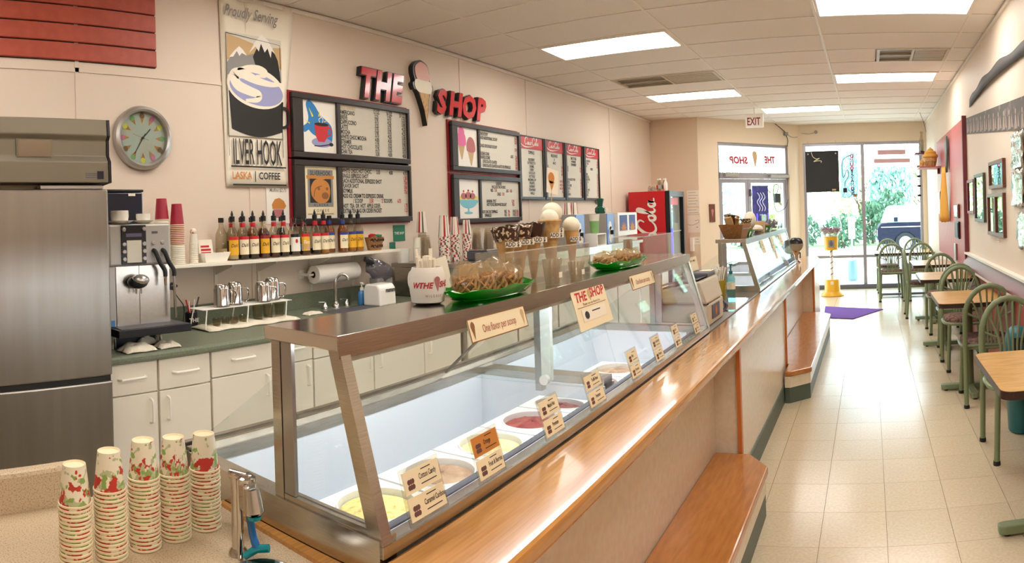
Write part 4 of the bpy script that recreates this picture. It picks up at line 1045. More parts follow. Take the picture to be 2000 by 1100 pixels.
# long towel under the rack
b = B(); v = []; f = []
for i in range(25):
    y = 2.0 + .66 * i / 24; z = .9145 + .012 * abs(math.sin(i * .8))
    v += [(-3.30, y, .9145), (-3.25, y, z + .006), (-3.12, y, z + .004), (-3.09 + .012 * math.sin(i * .9), y, .9148)]
for i in range(24):
    for k_ in range(3): a = 4 * i + k_; f.append((a, a + 4, a + 5, a + 1))
o = tag(ob('drying_towel', b.add(v, f), 'terry', smooth=True), 'long white towel under the wire rack with glasses', 'towel')
s = o.modifiers.new('thick', 'SOLIDIFY'); s.thickness = .005; s.offset = 0
t = thing('wire_rack', 'white wire shelf rack carrying four metal pitchers', 'rack', (-3.2, 2.02, .92))
for y in (0, .29, .58):
    ob('leg', B().tube([(.07, y - .02, .0), (.06, y, .105), (-.08, y, .105), (-.09, y - .02, .0)], .004, 6), 'white', t)
for k_ in range(8): ob('wire', B().cyl((-.08 + .02 * k_, -.03, .109), (-.08 + .02 * k_, .62, .109), .0025, n=6), 'white', t)
def pitcher(y, h, x, label):
    t = thing('milk_pitcher', label, 'pitcher', (x, y, 1.0325), group='metal milk pitchers')
    r = .047
    ob('body', B().lathe([(r, 0), (r * 1.02, .004), (r, .01), (r * .98, h * .8), (r * .86, h * .93), (r * .8, h * .97), (r * .72, h), (r * .7, h - .004), (.001, h - .004)], 28), 'chrome', t, smooth=True)
    ob('handle', B().tube(spline([(.03, r * .8, h * .75), (.05, r + .014, h * .72), (.05, r + .018, h * .4), (.045, r + .008, h * .12), (.03, r * .8, h * .14)], 4), .005, 8), 'chrome', t, smooth=True)
pitcher(2.155, .125, -3.19, 'metal milk pitcher at the near end of the wire rack')
pitcher(2.265, .13, -3.215, 'metal milk pitcher, second from the near end of the wire rack')
pitcher(2.455, .12, -3.19, 'metal milk pitcher, third from the near end of the wire rack')
pitcher(2.56, .135, -3.23, 'metal milk pitcher at the far end of the wire rack')
def glass_cup(x, y, z, r, h, label, grp):
    b = B().lathe([(r * .8, 0), (r, h), (r * .94, h), (r * .76, .006), (.001, .006)], 18)
    tag(ob('drinking_glass', b, 'bottle_glass', None, (x, y, z), smooth=True), label, 'glass', grp)
for i, y in enumerate((2.42, 2.50, 2.59)): glass_cup(-3.2, y, .925, .033, .085, 'clear upturned glass under the far half of the wire rack, %s of three' % ORD[i], 'glasses under the rack')
for i, y in enumerate((2.11, 2.17, 2.235, 2.295)): glass_cup(-3.18, y, .925, .026, .045, 'small clear shot glass under the near half of the wire rack, %s of four' % ORD[i], 'shot glasses under the rack')
t = thing('pen_cup', 'black mug of pens with white shop lettering', 'mug', (-3.35, 2.045, .911))
ob('body', B().lathe([(.034, 0), (.038, .004), (.038, .085), (.034, .085), (.034, .01), (.001, .01)], 22), 'black', t, smooth=True)
ob('lettering', B().text('THE', 0, .03, .032, sx=1, bold=.03, al='C'), 'white', t, (.0385, -.004, 0), (PI / 2, 0, PI / 2 - .25))
for i, (m_, a, l) in enumerate((('ink_red', -.25, .16), ('white', .12, .155), ('ink_red', -.12, .15), ('black', .3, .17), ('white_plastic', -.02, .15))):
    ob('pen', B().cyl((.01 * math.cos(i * 2), .012 * math.sin(i), .012), (.01 * math.cos(i * 2), .012 * math.sin(i) + a * .16, l), .0045, n=8), m_, t)
t = thing('dried_sprig', 'thin dark dried sprig sticking up behind the pens', 'sprig', (-3.44, 2.02, 1.016))
ob('stem', B().tube(spline([(0, .02, -.1), (0, .03, .0), (0, -.01, .06), (0, -.05, .12)], 4), .003, 6), 'cord', t)
ob('leaf_tuft', B().ell(0, 0, .02, .012).ell(.025, .01, .016, .01).ell(-.02, .012, .016, .01).ell(.0, .024, .014, .01).xf(Matrix.Translation((0, -.05, .12)) @ Matrix(((0, 0, 1, 0), (1, 0, 0, 0), (0, 1, 0, 0), (0, 0, 0, 1)))), 'cord', t)

# syrup shelf
t = thing('syrup_shelf', 'white wall shelf carrying the syrup bottles', 'shelf', (XL, 0, 1.262))
ob('board', B().box(.001, 1.72, 0, .245, 3.82, .02), 'cabinet_white', t, bev=.003)
for y in (2.32, 2.66, 3.12, 3.55):
    ob('bracket', B().prism([(.005, -.002), (.2, -.002), (.2, -.012), (.02, -.07), (.005, -.07)], y - .006, y + .006, 'y'), 'cabinet_white', t)
    ob('wall_standard', B().box(.0, y - .01, -.24, .012, y + .01, -.002), 'cabinet_white', t)
BZ = 1.2825
bot_cache = {}
def bottle(y, x, kind, label, z=BZ, h=.252, r=.038, pump=True, neck=None, level=.6, lab_m=None, band=None):
    t = thing('syrup_bottle', label, 'bottle', (x, y, z), (0, 0, -.28), 'syrup bottles on the shelf')
    hb = h * .58
    k_ = (h, r, level)
    if k_ not in bot_cache:
        outer = B().lathe([(r * .9, 0), (r, .006), (r, hb), (r * .92, hb + .02), (r * .42, hb + .06), (r * .38, h * .94), (r * .42, h * .945), (r * .42, h), (.001, h)], 22)
        bot_cache[k_] = (mesh('glass_body', outer, 'bottle_glass', True),)
    ob('glass_body', bot_cache[k_][0], None, t)
    lv = hb * level if level <= 1 else hb + .03
    pr = [(r * .86, .006), (r * .93, .01), (r * .93, min(lv, hb))]
    if lv > hb: pr += [(r * .85, hb + .018), (r * .5, hb + .045)]
    pr += [(.001, pr[-1][1])]
    ob('syrup', B().lathe(pr, 20), kind, t, smooth=True)
    if lab_m:
        def patch(z0, z1, rr, a0=-.95, a1=.95, n=10):
            b = B(); v = []; 
            for i in range(n + 1):
                a = a0 + (a1 - a0) * i / n; v += [(rr * math.cos(a), rr * math.sin(a), z0), (rr * math.cos(a), rr * math.sin(a), z1)]
            return b.add(v, [(2 * i, 2 * i + 2, 2 * i + 3, 2 * i + 1) for i in range(n)])
        l = ob('label', patch(hb * .22, hb * .86, r + .0008), lab_m[0], t)
        ob('label_band', patch(hb * .86, hb * 1.0, r + .0009), lab_m[1], l)
        if lab_m[2]:
            tb = B().text(lab_m[2], 0, 0, .03, sx=.8, bold=.012, shear=.25, al='C')
            tb.v = [((r + .002) * math.cos(a_ / r), (r + .002) * math.sin(a_ / r), hb * .55 + c_) for a_, c_, q_ in tb.v]
            ob('label_lettering', tb, lab_m[3] if len(lab_m) > 3 else 'ink', l)
    if neck: ob('neck_band', B().lathe([(r * .44, h * .80), (r * .45, h * .81), (r * .45, h * .90), (r * .43, h * .91)], 18), neck, t)
    if pump == 1:
        ob('pourer', B().lathe([(r * .46, h * .945), (r * .46, h + .018), (r * .2, h + .022), (.009, h + .030), (.007, h + .04), (.003, h + .052), (.001, h + .055)], 14), 'black', t, smooth=True)
    elif pump == 2:
        ob('cap', B().lathe([(r * .46, h * .93), (r * .46, h + .012), (.001, h + .013)], 16), 'black', t)
    return t
DV = ('cream', 'red', 'DaVi'); DB = ('cream', 'ink_blue', 'DaVi'); DY = ('yellow', 'deep_red', 'DaVi')
mt['label_blue'] = M('label_blue', '2f3f88', .5); DB = ('cream', 'label_blue', 'DaVi')
seq = [(2.315, -3.41, 'syrup_clear', 2, None, None, .5, 'clear uncapped looking bottle at the near end of the syrup shelf with a black cap'),
 (2.375, -3.375, 'syrup_clear', 1, None, ('yellow', 'red', 'DaVi'), .35, 'syrup bottle with a yellow label nearest the sugar tray'),
 (2.455, -3.375, 'syrup_dark', 1, 'red', DV, .28, 'syrup bottle with red neck band, first cream label from the near end'),
 (2.535, -3.375, 'syrup_dark', 1, 'red', DV, .26, 'syrup bottle with red neck band, second cream label from the near end'),
 (2.62, -3.375, 'syrup_red', 1, None, DY, 2, 'dark red full syrup bottle with a yellow wavy label'),
 (2.705, -3.375, 'syrup_red', 1, 'red', DV, .9, 'syrup bottle with red neck band just past the dark red bottle'),
 (2.785, -3.375, 'syrup_dark', 1, 'red', DV, .3, 'syrup bottle with red neck band left of the black label bottle'),
 (2.875, -3.375, 'syrup_dark', 0, None, ('white', 'black', ''), .5, 'squat dark syrup bottle with a white label and red leaf mark'),
 (2.965, -3.375, 'tea', 0, None, ('yellow', 'red', 'Tora', 'white'), .4, 'syrup bottle with a red, yellow and blue label'),
 (3.065, -3.375, 'syrup_dark', 1, 'red', DV, .3, 'syrup bottle with red neck band, dark syrup, past the blue label bottle'),
 (3.145, -3.375, 'syrup_gold', 1, 'red', DV, .7, 'syrup bottle of golden syrup with a red neck band'),
 (3.235, -3.41, 'syrup_amber', 2, 'label_blue', DB, 2, 'full amber bottle with a blue cap half hidden behind another'),
 (3.325, -3.37, 'syrup_amber', 1, 'label_blue', DB, 2, 'full amber syrup bottle with a blue banded label'),
 (3.415, -3.375, 'syrup_gold', 1, None, ('yellow', 'label_blue', 'DaVi'), .4, 'syrup bottle with blue banded yellow label, second from the basket'),
 (3.49, -3.375, 'syrup_gold', 1, None, ('yellow', 'label_blue', 'DaVi'), .45, 'syrup bottle with blue banded yellow label nearest the wicker basket')]
for y, x, kd, pm, nk, lm, lv, lab in seq:
    r_ = .041 if 'squat' in lab else .038
    t = bottle(y, x, kd, lab, pump=pm, neck=nk, level=lv, lab_m=lm, r=r_)
    if 'leaf' in lab:
        ob('red_mark', B().ell(0, 0, .009, .014), 'ink_red', t, (r_ + .002, 0, .1), (PI / 2, 0, PI / 2))
    if 'blue label' in lab and 'yellow and' in lab:
        ob('blue_band', B().lathe([(r_ + .0009, .04), (r_ + .0009, .075)], 22), 'blue_soap', t)
back = [(2.42, 'syrup_red'), (2.50, 'syrup_clear'), (2.58, 'syrup_gold'), (2.665, 'syrup_gold'), (2.83, 'syrup_dark'), (3.02, 'syrup_red')]
for i, (y, kd) in enumerate(back):
    bottle(y, -3.455, kd, 'syrup bottle in the back row of the shelf, %s from the near end' % ORD[i], pump=2, neck='red' if i in (0, 5) else None, level=2 if i in (2, 3, 4) else .8, r=.03)
t = thing('sugar_tray', 'white plastic tray of sugar packets at the near end of the syrup shelf', 'tray', (-3.37, 2.215, BZ))
ob('tray', B().add([(-.05, -.075, 0), (.05, -.075, 0), (.05, .075, 0), (-.05, .075, 0), (-.065, -.095, .055), (.065, -.095, .055), (.065, .095, .055), (-.065, .095, .055)],
                   [(3, 2, 1, 0), (0, 1, 5, 4), (1, 2, 6, 5), (2, 3, 7, 6), (3, 0, 4, 7)]), 'white_plastic', t).modifiers.new('thick', 'SOLIDIFY').thickness = .003
ob('packet', B().box(-.006, -.085, .02, .0, .015, .135), 'paper', t, rot=(0, -.15, 0))
ob('packet_print', B().box(.0005, -.07, .045, .0015, .0, .06).box(.0005, -.07, .067, .0015, .0, .08).box(.0005, -.07, .088, .0015, -.01, .10), 'ink_red', t, rot=(0, -.15, 0))
ob('packet', B().box(.02, -.06, .01, .026, .06, .05), 'grey_plastic', t)
t = thing('tea_basket', 'woven wicker basket with dark loops at the far end of the syrup shelf', 'basket', (-3.37, 3.655, BZ))
ob('weave', B().lathe([(.055, 0), (.06, .004), (.082, .092), (.085, .096), (.078, .094), (.052, .008), (.001, .008)], 28, sx=.75), 'wicker', t, smooth=True)
for k_ in range(8):
    for z in (.03, .075): ob('loop', B().lathe([(.010, -.002), (.013, 0), (.010, .002), (.006, 0), (.010, -.002)], 12).xf(Matrix.Translation((.75 * (.062 + .022 * z / .09) * math.cos(-.9 + k_ * .3) , (.062 + .024 * z / .09) * math.sin(-.9 + k_ * .3) , z)) @ Matrix.Rotation(-.9 + k_ * .3, 4, 'Z') @ Matrix.Rotation(PI / 2, 4, 'Y')), 'tea', t)
for i, (dx, dy, m_) in enumerate(((0, -.02, 'cookie'), (.01, .03, 'green_card'), (-.02, .0, 'ink_red'))): ob('tea_bag', B().box(dx - .02, dy - .025, .07, dx + .02, dy + .025, .105 + .006 * i), m_, t, rot=(.1 * i, .1, .2 * i))

# cup stacks at the near end of the shelf
def cup_mesh(name, r0, r1, h, mat, n=20):
    return mesh(name, B().lathe([(r1 - .0015, .0015), (r1, 0), (r1 + .0022, .0012), (r1 + .0022, .0045), (r1, .0055), (r0, h), (r0 - .001, h + .0), (r0 - .003, h - .004), (.001, h - .004)], n), mat, True)
def stack(x, y, z, n, me, pitch, labf, cat, grp, name='paper_cup'):
    for i in range(n):
        o = ob(name, me, None, None, (x + random.uniform(-.0007, .0007), y + random.uniform(-.0007, .0007), z + i * pitch), (0, 0, random.uniform(0, 6)))
        tag(o, labf(n - 1 - i, n), cat, grp)
def lab_top(what):
    def f(k_, n):
        if k_ == 0: return 'topmost ' + what
        if k_ == n - 1: return 'bottom ' + what
        return '%s down, %s' % (ORD[k_], what)
    return f
red_me = cup_mesh('paper_cup', .03, .041, .125, 'cup_red')
red_me.materials.append(mt['cream'])
for p in red_me.polygons:
    if p.center.z < .006: p.material_index = 1
stack(-3.34, 1.96, 1.392, 12, red_me, .0105, lab_top('red paper cup in the tall red stack on white lids'), 'cup', 'red cups on the syrup shelf')
lid_me = cup_mesh('cup_cover', .038, .041, .012, 'lid_white')
stack(-3.34, 1.96, BZ, 10, lid_me, .0108, lab_top('white lid in the stack under the red cups'), 'cup cover', 'white lids under the red cups', 'cup_cover')
stack(-3.37, 1.875, 1.54, 1, red_me, .011, lambda k_, n: 'single red upturned paper cup on the lid column behind the saucers', 'cup', 'red cups on the syrup shelf')
stack(-3.37, 1.875, BZ, 20, lid_me, .0126, lab_top('white lid in the column behind the espresso machine'), 'cup cover', 'white lids behind the espresso machine', 'cup_cover')
sm_me = cup_mesh('paper_cup', .020, .025, .06, 'lid_white')
stack(-3.35, 2.075, BZ, 11, sm_me, .0112, lab_top('small white cup in the slim stack by the sugar tray'), 'cup', 'slim white cups by the sugar tray')
ob_ = B().ball((-3.35, 2.075, BZ + .112 + .075), .02, 12, 8)
tag(ob('packet_knot', ob_, M('spotted', 'f0e6d2', .5, col2='b02a30', scale=70, lo=.56, hi=.6), smooth=True), 'red spotted paper ball on top of the slim white cups', 'cup topper')

# paper towel
t = thing('paper_towel_roll', 'white paper towel roll under the syrup shelf', 'paper towel', (-3.375, 3.04, 1.145))
ob('roll', B().lathe([(.02, 0), (.062, 0), (.064, .004), (.064, .40), (.062, .404), (.02, .404), (.02, 0)], 30, (0, 0, 0), 'y'), 'white', t, smooth=True)
ob('core', B().lathe([(.022, -.004), (.024, .002), (.014, .004), (.014, -.003), (.022, -.004)], 18, (0, 0, 0), 'y'), 'ink_tan', t)
ob('holder', B().box(-.125, -.04, -.03, -.1, .0, .03).cyl((-.11, -.03, 0), (0, -.03, 0), .01).cyl((0, -.03, 0), (0, .43, 0), .008).cyl((-.12, .43, 0), (0, .43, 0), .01), 'white_plastic', t)
# faucet and sink
t = thing('sink_faucet', 'tall chrome gooseneck faucet with two lever handles', 'faucet', (-3.33, 3.2, .9112))
ob('spout', B().tube(spline([(0, 0, 0), (0, 0, .16), (.006, .008, .20), (.03, .03, .225), (.06, .05, .215), (.07, .055, .185)], 6), [.013 - .003 * min(1, i / 12) for i in range(31)], 12), 'chrome', t, smooth=True)
ob('base', B().lathe([(.028, 0), (.026, .02), (.016, .03), (.014, .04)], 18), 'chrome', t, smooth=True)
for y in (-.105, .105):
    hb_ = ob('handle', B().lathe([(.022, 0), (.02, .02), (.012, .03), (.012, .045), (.001, .05)], 14, (0, y, 0)), 'chrome', t, smooth=True)
    ob('lever', B().cyl((0, y, .042), (.015, y - .075, .052), .007, .005, 8), 'chrome', hb_)
t = thing('sink', 'stainless drop-in sink in the green counter', 'sink', (-3.05, 3.2, .9112))
ob('rim', B().box(-.2, -.25, 0, .2, -.23, .004).box(-.2, .23, 0, .2, .25, .004).box(-.2, -.23, 0, -.18, .23, .004).box(.18, -.23, 0, .2, .23, .004), 'stainless', t)
ob('basin', B().box(-.18, -.23, 0, .18, .23, .0015), 'grey_dark', t)
rag(-3.2, 2.86, .13, .08, .02, 12, 'white dish cloth on the counter before the faucet')
t = thing('soap_bottle', 'clear pump bottle of blue hand soap by the sink', 'soap bottle', (-3.27, 3.40, .911))
ob('body', B().lathe([(.030, 0), (.034, .01), (.034, .07), (.026, .09), (.012, .1), (.012, .108)], 20, sx=.8), 'blue_soap', t, smooth=True)
ob('pump', B().lathe([(.014, .1), (.014, .12), (.005, .122), (.005, .145), (.012, .148), (.012, .155), (.001, .156)], 14), 'white_plastic', t, smooth=True)
ob('nozzle', B().cyl((0, 0, .15), (.03, -.012, .146), .005, n=8), 'white_plastic', t)
t = thing('napkin_dispenser', 'grey white countertop dispenser with dark print beside the soap', 'dispenser', (-3.14, 3.43, .911))
ob('body', B().prism([(-.08, 0), (.08, 0), (.075, .12), (.05, .15), (-.06, .15), (-.08, .11)], -.07, .10, 'y'), 'white_plastic', t, bev=.012)
ob('print', B().text('mmm', 0, 0, .04, bold=.05, sx=1.1), 'grey_dark', t, (.0795, -.01, .095), (PI / 2, 0, PI / 2))
t = thing('plastic_bag', 'shiny grey translucent bag draped on the counter by the wall', 'bag', (-3.26, 3.58, 1.03))
rd = random.Random(5); b = B().ball((0, 0, .1), .1, 16, 10, (.7, 1.25, .75)); b.v = [(x + rd.uniform(-.012, .012), y + rd.uniform(-.012, .012), z + rd.uniform(-.012, .012) + .35 * abs(y) * (1 if y < 0 else -.3)) for x, y, z in b.v]
ob('bag_skin', b, 'smoke_bag', t, smooth=True)
ob('bag_neck', B().tube(spline([(0, -.08, .16), (.01, -.12, .19), (.0, -.15, .2)], 4), [.03] * 4 + [.02] * 5, 10), 'black', t, smooth=True)
ob('bag_stand', B().box(-.05, -.06, -.119, .04, .1, .06), 'grey_plastic', t, bev=.01)

# ================================================================ PREP UNIT AND WHAT STANDS ON IT
t = thing('prep_unit', 'stainless prep unit with a flat top behind the ice cream case', 'prep unit', (0, 0, 0))
ob('body', B().box(-3.44, 3.955, .08, -2.80, 7.75, 1.13), 'stainless', t)
ob('plinth', B().box(-3.44, 4.0, 0, -2.86, 7.7, .08), 'dark_gap', t)
ob('top', B().box(-3.46, 3.94, 1.131, -2.76, 7.77, 1.165), 'stainless', t, bev=.004)
for i in range(5): ob('door', B().box(-2.80, 4.0 + .74 * i, .12, -2.785, 4.71 + .74 * i, 1.08), 'cabinet_white', t, bev=.003)
UZ = 1.166
t = thing('base_cabinet', 'white base cabinet run beyond the stainless unit towards the fridge', 'cabinet', (0, 0, 0))
ob('body', B().box(-3.44, 7.80, .0, -2.84, 9.0, .88), 'cabinet_white', t)
ob('top', B().box(-3.46, 7.79, .881, -2.80, 9.02, .915), 'green_top', t)
for i in range(2): ob('door', B().box(-2.84, 7.82 + .59 * i, .1, -2.822, 8.38 + .59 * i, .85), 'cabinet_white', t, bev=.003)
def coke_cup_mat():
    m = M('bottle_print_cup', 'efe6d6', .5); n = m.node_tree.nodes; L = m.node_tree.links; p = n['Principled BSDF']
    tc_ = n.new('ShaderNodeTexCoord'); mp = n.new('ShaderNodeMapping'); L.new(tc_.outputs['Object'], mp.inputs[0])
    g = n.new('ShaderNodeTexGradient'); g.gradient_type = 'RADIAL'; L.new(mp.outputs[0], g.inputs[0])
    mu = n.new('ShaderNodeMath'); mu.operation = 'MULTIPLY'; mu.inputs[1].default_value = 3; L.new(g.outputs['Fac'], mu.inputs[0])
    fr = n.new('ShaderNodeMath'); fr.operation = 'FRACT'; L.new(mu.outputs[0], fr.inputs[0])
    r = n.new('ShaderNodeValToRGB'); r.color_ramp.interpolation = 'CONSTANT'
    e = r.color_ramp.elements; e[0].position = 0; e[0].color = hx('efe6d6'); e[1].position = .42; e[1].color = hx('c21f2c')
    for p_, c in ((.60, 'efe6d6'), (.78, '6a5c52'), (.93, 'efe6d6')): q = e.new(p_); q.color = hx(c)
    L.new(fr.outputs[0], r.inputs[0]); L.new(r.outputs[0], p.inputs['Base Color']); return m
mt['print_cup'] = coke_cup_mat()
big_me = cup_mesh('paper_cup', .032, .045, .165, 'print_cup'); mid_me = cup_mesh('paper_cup', .03, .042, .14, 'print_cup'); sml_me = cup_mesh('paper_cup', .026, .037, .11, 'print_cup')
stack(-3.08, 4.14, UZ, 19, big_me, .0108, lab_top('red, white and grey bottle print cup in the tallest stack'), 'cup', 'bottle print cups, tallest stack')
stack(-3.07, 4.26, UZ, 22, mid_me, .0098, lab_top('red, white and grey bottle print cup in the stack right of the tallest'), 'cup', 'bottle print cups, middle stack')
stack(-3.02, 4.36, UZ, 23, sml_me, .0095, lab_top('red, white and grey bottle print cup in the slimmest printed stack'), 'cup', 'bottle print cups, slim stack')
stack(-3.33, 4.18, UZ + .23, 1, big_me, .01, lambda k_, n: 'dark and white printed cup on a tower of clear cups against the wall', 'cup', 'printed cups')
clr_me = cup_mesh('clear_cup', .032, .046, .13, 'clear_plastic')
def clear_stack(x, y, n, lab, me=clr_me, z=UZ, p_=.016):
    stack(x, y, z, n, me, p_, lab_top(lab), 'cup', lab + ' stack', 'clear_cup')
clear_stack(-3.15, 3.99, 6, 'clear plastic cup in the stack right of the white cups')
clear_stack(-3.33, 4.18, 6, 'clear plastic cup in the tower against the wall', p_=.02)
clear_stack(-3.05, 4.55, 8, 'clear plastic cup in the stack past the printed cups')
clear_stack(-3.02, 4.68, 8, 'clear plastic cup in the stack before the white cup tower')
wh_me = cup_mesh('paper_cup', .026, .036, .08, 'lid_white')
stack(-3.2, 3.90 + .06, UZ, 9, wh_me, .0145, lab_top('white foam cup in the stack under the green card'), 'cup', 'white cups under the green card', 'foam_cup')
stack(-2.98, 4.80, UZ, 11, wh_me, .0145, lab_top('white foam cup in the tower left of the coated cones'), 'cup', 'white cups left of the cones', 'foam_cup')
t = thing('straw_bin', 'white plastic bin with low stacks beside the green card', 'bin', (-3.36, 3.97, UZ))
ob('body', B().lathe([(.045, 0), (.055, .11), (.05, .11), (.042, .004), (.001, .004)], 18), 'white', t, smooth=True)
tag(ob('clear_tub', B().lathe([(.05, 0), (.052, .06), (.049, .06), (.046, .004), (.001, .004)], 18), 'clear_plastic', None, (-3.2, 4.06 - .22 + .12, UZ + .18)), 'x', 'tub') if False else None
t = thing('green_card', 'small green shop card stuck on the wall above the foam cups', 'card', (XL + .001, 4.02, 1.27), RL)
ob('card', B().box(0, .06, 0, .145, .19, .003), 'green_card', t)
ob('lower_card', B().box(-.05, 0, 0, .02, .055, .003), 'green_card', t)
ob('lettering', B().text('THE', .012, .115, .03, bold=.02, z=.0035).text('SHOP', .075, .115, .028, sx=.8, bold=.02, z=.0035), 'white', t)
t = thing('steel_pan_rack', 'white wire-edged steel topping pan behind the cookie tray', 'pan', (-2.9, 4.5, UZ))
ob('pan', B().box(-.1, -.18, 0, .1, .18, .07), 'grey_dark', t, bev=.01)
ob('lid', B().box(-.09, -.17, .07, .09, .17, .085), 'chrome', t, bev=.006)
# drink machines
def drink_machine(y, label):
    t = thing('drink_dispenser', label, 'drink machine', (-2.92, y, UZ), group='grey drink dispensers')
    ob('body', B().box(-.22, 0, 0, .10, .20, .335), 'machine_grey', t, bev=.004)
    ob('front_panel', B().box(.10, .004, .0, .112, .196, .33), 'blue_label', t)
    ob('print', B().ell(.1, .10, .06, .09).ell(.08, .2, .04, .05), 'white', t, (.1128, 0, 0), (PI / 2, 0, PI / 2))
    ob('spout', B().box(.112, .08, .10, .15, .12, .15), 'black', t, bev=.004)
drink_machine(5.95, 'grey drink dispenser with a blue printed front, the nearer of two')
drink_machine(6.75, 'grey drink dispenser with a blue printed front beside the sunburst box')
t = thing('green_tumbler', 'pale tumbler with a light green lower half between the drink dispensers', 'cup', (-2.80, 6.38, UZ + .13))
ob('body', B().lathe([(.04, 0), (.055, .2), (.05, .2), (.038, .004), (.001, .004)], 18), 'lid_white', t, smooth=True)
ob('green_sleeve', B().lathe([(.0408, .002), (.0505, .13)], 18), 'ink_green', t)
t = thing('small_white_shelf', 'small white box shelf under the green tumbler', 'box', (-2.80, 6.38, UZ))
ob('frame', B().box(-.08, -.12, 0, .08, .12, .01).box(-.08, -.12, .118, .08, .12, .129).box(-.08, -.12, .01, .08, -.11, .118).box(-.08, .11, .01, .08, .12, .118).box(-.08, -.11, .01, -.07, .11, .118), 'white_plastic', t)
t = thing('striped_cup_tower', 'red and white striped paper cups on top of the nearer drink dispenser', 'cup', (-2.93, 6.02, UZ + .336))
ob('cup', B().lathe([(.04, 0), (.03, .12), (.001, .12)], 20), 'print_cup', t, smooth=True)
t = thing('striped_cup_tower', 'second red and white striped paper cup beside the first on the dispenser', 'cup', (-2.90, 6.11, UZ + .336))
ob('cup', B().lathe([(.04, 0), (.03, .118), (.001, .118)], 20), 'print_cup', t, smooth=True)
t = thing('green_teapot', 'dark green glass tea set pieces on the farther drink dispenser', 'teapot', (-2.93, 6.85, UZ + .336))
ob('pot', B().lathe([(.05, 0), (.062, .02), (.06, .06), (.04, .08), (.03, .085), (.035, .12), (.045, .16), (.03, .17), (.001, .17)], 20), 'green_glass', t, smooth=True)
ob('handle', B().tube(spline([(0, -.05, .06), (0, -.1, .06), (0, -.1, .02), (0, -.05, .015)], 4), .008, 8), 'green_glass', t)
ob('lettering', B().text('CUP', 0, 0, .05, bold=.03, al='C'), 'white', t, (.064, .02, .022), (PI / 2, 0, PI / 2))
t = thing('slate_pennant', 'small slate grey diamond pennant on the wall above the green teapot', 'pennant', (XL + .002, 7.95, 1.62), RL)
ob('cloth', B().prism([(0, .12), (.10, .0), (.2, .10), (.10, .32)], 0, .004), 'slate', t)
# red drinks fridge
t = thing('drinks_fridge', 'tall red drinks fridge with a glass door and white script on its side', 'fridge', (-3.44, 9.1, 0))
ob('cabinet', B().box(0, 0, .06, .56, .76, 1.80), 'coke_red', t, bev=.006)
ob('foot_plinth', B().box(.02, .02, 0, .54, .74, .06), 'black', t)
d = ob('door', B().box(.565, 0, .06, .63, .06, 1.80).box(.565, .70, .06, .63, .76, 1.80).box(.565, .06, 1.72, .63, .70, 1.80).box(.565, .06, .06, .63, .70, .16), 'black', t)
ob('door_glass', B().box(.59, .06, .16, .60, .70, 1.72), 'glass', d)
ob('interior', B().box(.561, .04, .1, .566, .72, 1.76), 'grey_plastic', t)
for z in (.5, .85, 1.2): ob('shelf', B().box(.566, .05, z, .585, .71, z + .012), 'white', t)
ob('handle', B().box(.63, .02, .85, .655, .045, 1.25), 'neon_blue', d)  # blue glow put into the handle by an emissive colour
ob('header_sticker', B().box(.6005, .12, 1.6, .603, .5, 1.7), 'coke_red', d)
b = script(B(), 0, 0, .30, 0, short=True)
o = ob('script_lettering', b, 'white', t); o.matrix_basis = Matrix(((0, -1, 0, .42), (0, 0, -1, -.002), (1, 0, 0, 1.17), (0, 0, 0, 1)))
b = script(B(), 0, 0, .30, 0)
for i, (x, y, m_) in enumerate(((.25, .25, 'silver'), (.32, .22, 'silver'), (.37, .30, 'red'), (.42, .22, 'silver'), (.46, .30, 'blue_soap'), (.50, .24, 'white'))):
    h = .10 if i < 2 else .19
    t = thing('water_bottle', 'small bottle on top of the red drinks fridge, %s from the wall' % ORD[i], 'bottle', (-3.44 + x, 9.1 + y, 1.801), group='bottles on the drinks fridge')
    ob('body', B().lathe([(.026, 0), (.03, .006), (.03, h * .6), (.012, h * .82), (.012, h * .92)], 16), 'bottle_glass' if m_ != 'white' else 'white', t, smooth=True)
    ob('label', B().lathe([(.0305, h * .2), (.0305, h * .5)], 16), m_, t)
    ob('cap', B().lathe([(.015, h * .9), (.015, h), (.001, h)], 14), 'white', t)
for i, (x, z, w_, h, lab) in enumerate(((-2.90, 1.57, .20, .26, 'white notice on the tan wall, topmost beside the drinks fridge'), (-2.90, 1.45, .20, .10, 'narrow white notice below the topmost wall notice'),
                                    (-2.90, 1.15, .21, .28, 'white notice with a dark loop drawing on the tan wall'), (-2.80, .96, .10, .12, 'small white slip lowest on the tan wall'))):
    t = thing('wall_notice', lab, 'notice', (x, 10.349, z), RF)
    ob('sheet', B().box(0, 0, 0, w_, h, .003), 'paper', t)
    bb = B()
    for q in range(int(h / .05)): bb.rect(.02, h - .04 - .045 * q, w_ * (.9 if q % 2 else .75), h - .034 - .045 * q, .0036)
    if i == 2: bb = B().rib([(.0, .13), (.08, .12), (.18, .16), (.18, .2), (.12, .19)], .006, .0036).rect(.14, .08, .17, .09, .0036)
    ob('print', bb, 'ink_grey', t)
t = thing('wall_box', 'small cream wall box low on the tan wall by the fridge', 'box', (-2.83, 10.349, .85), RF); ob('case', B().box(-.03, 0, 0, .03, .22, .06), 'white_plastic', t, bev=.005)
t = thing('door_plaque', 'small brown wooden plaque left of the entrance door', 'plaque', (-2.7, 10.35, 0), RD)
ob('board', B().box(.19, 1.31, 0, .30, 1.60, .02), 'wood_frame', t, bev=.004)
ob('cone_relief', B().ell(.245, 1.49, .025, .03, .021).poly([(.225, 1.47), (.265, 1.47), (.245, 1.38)], .0205), 'ink_rose', t)

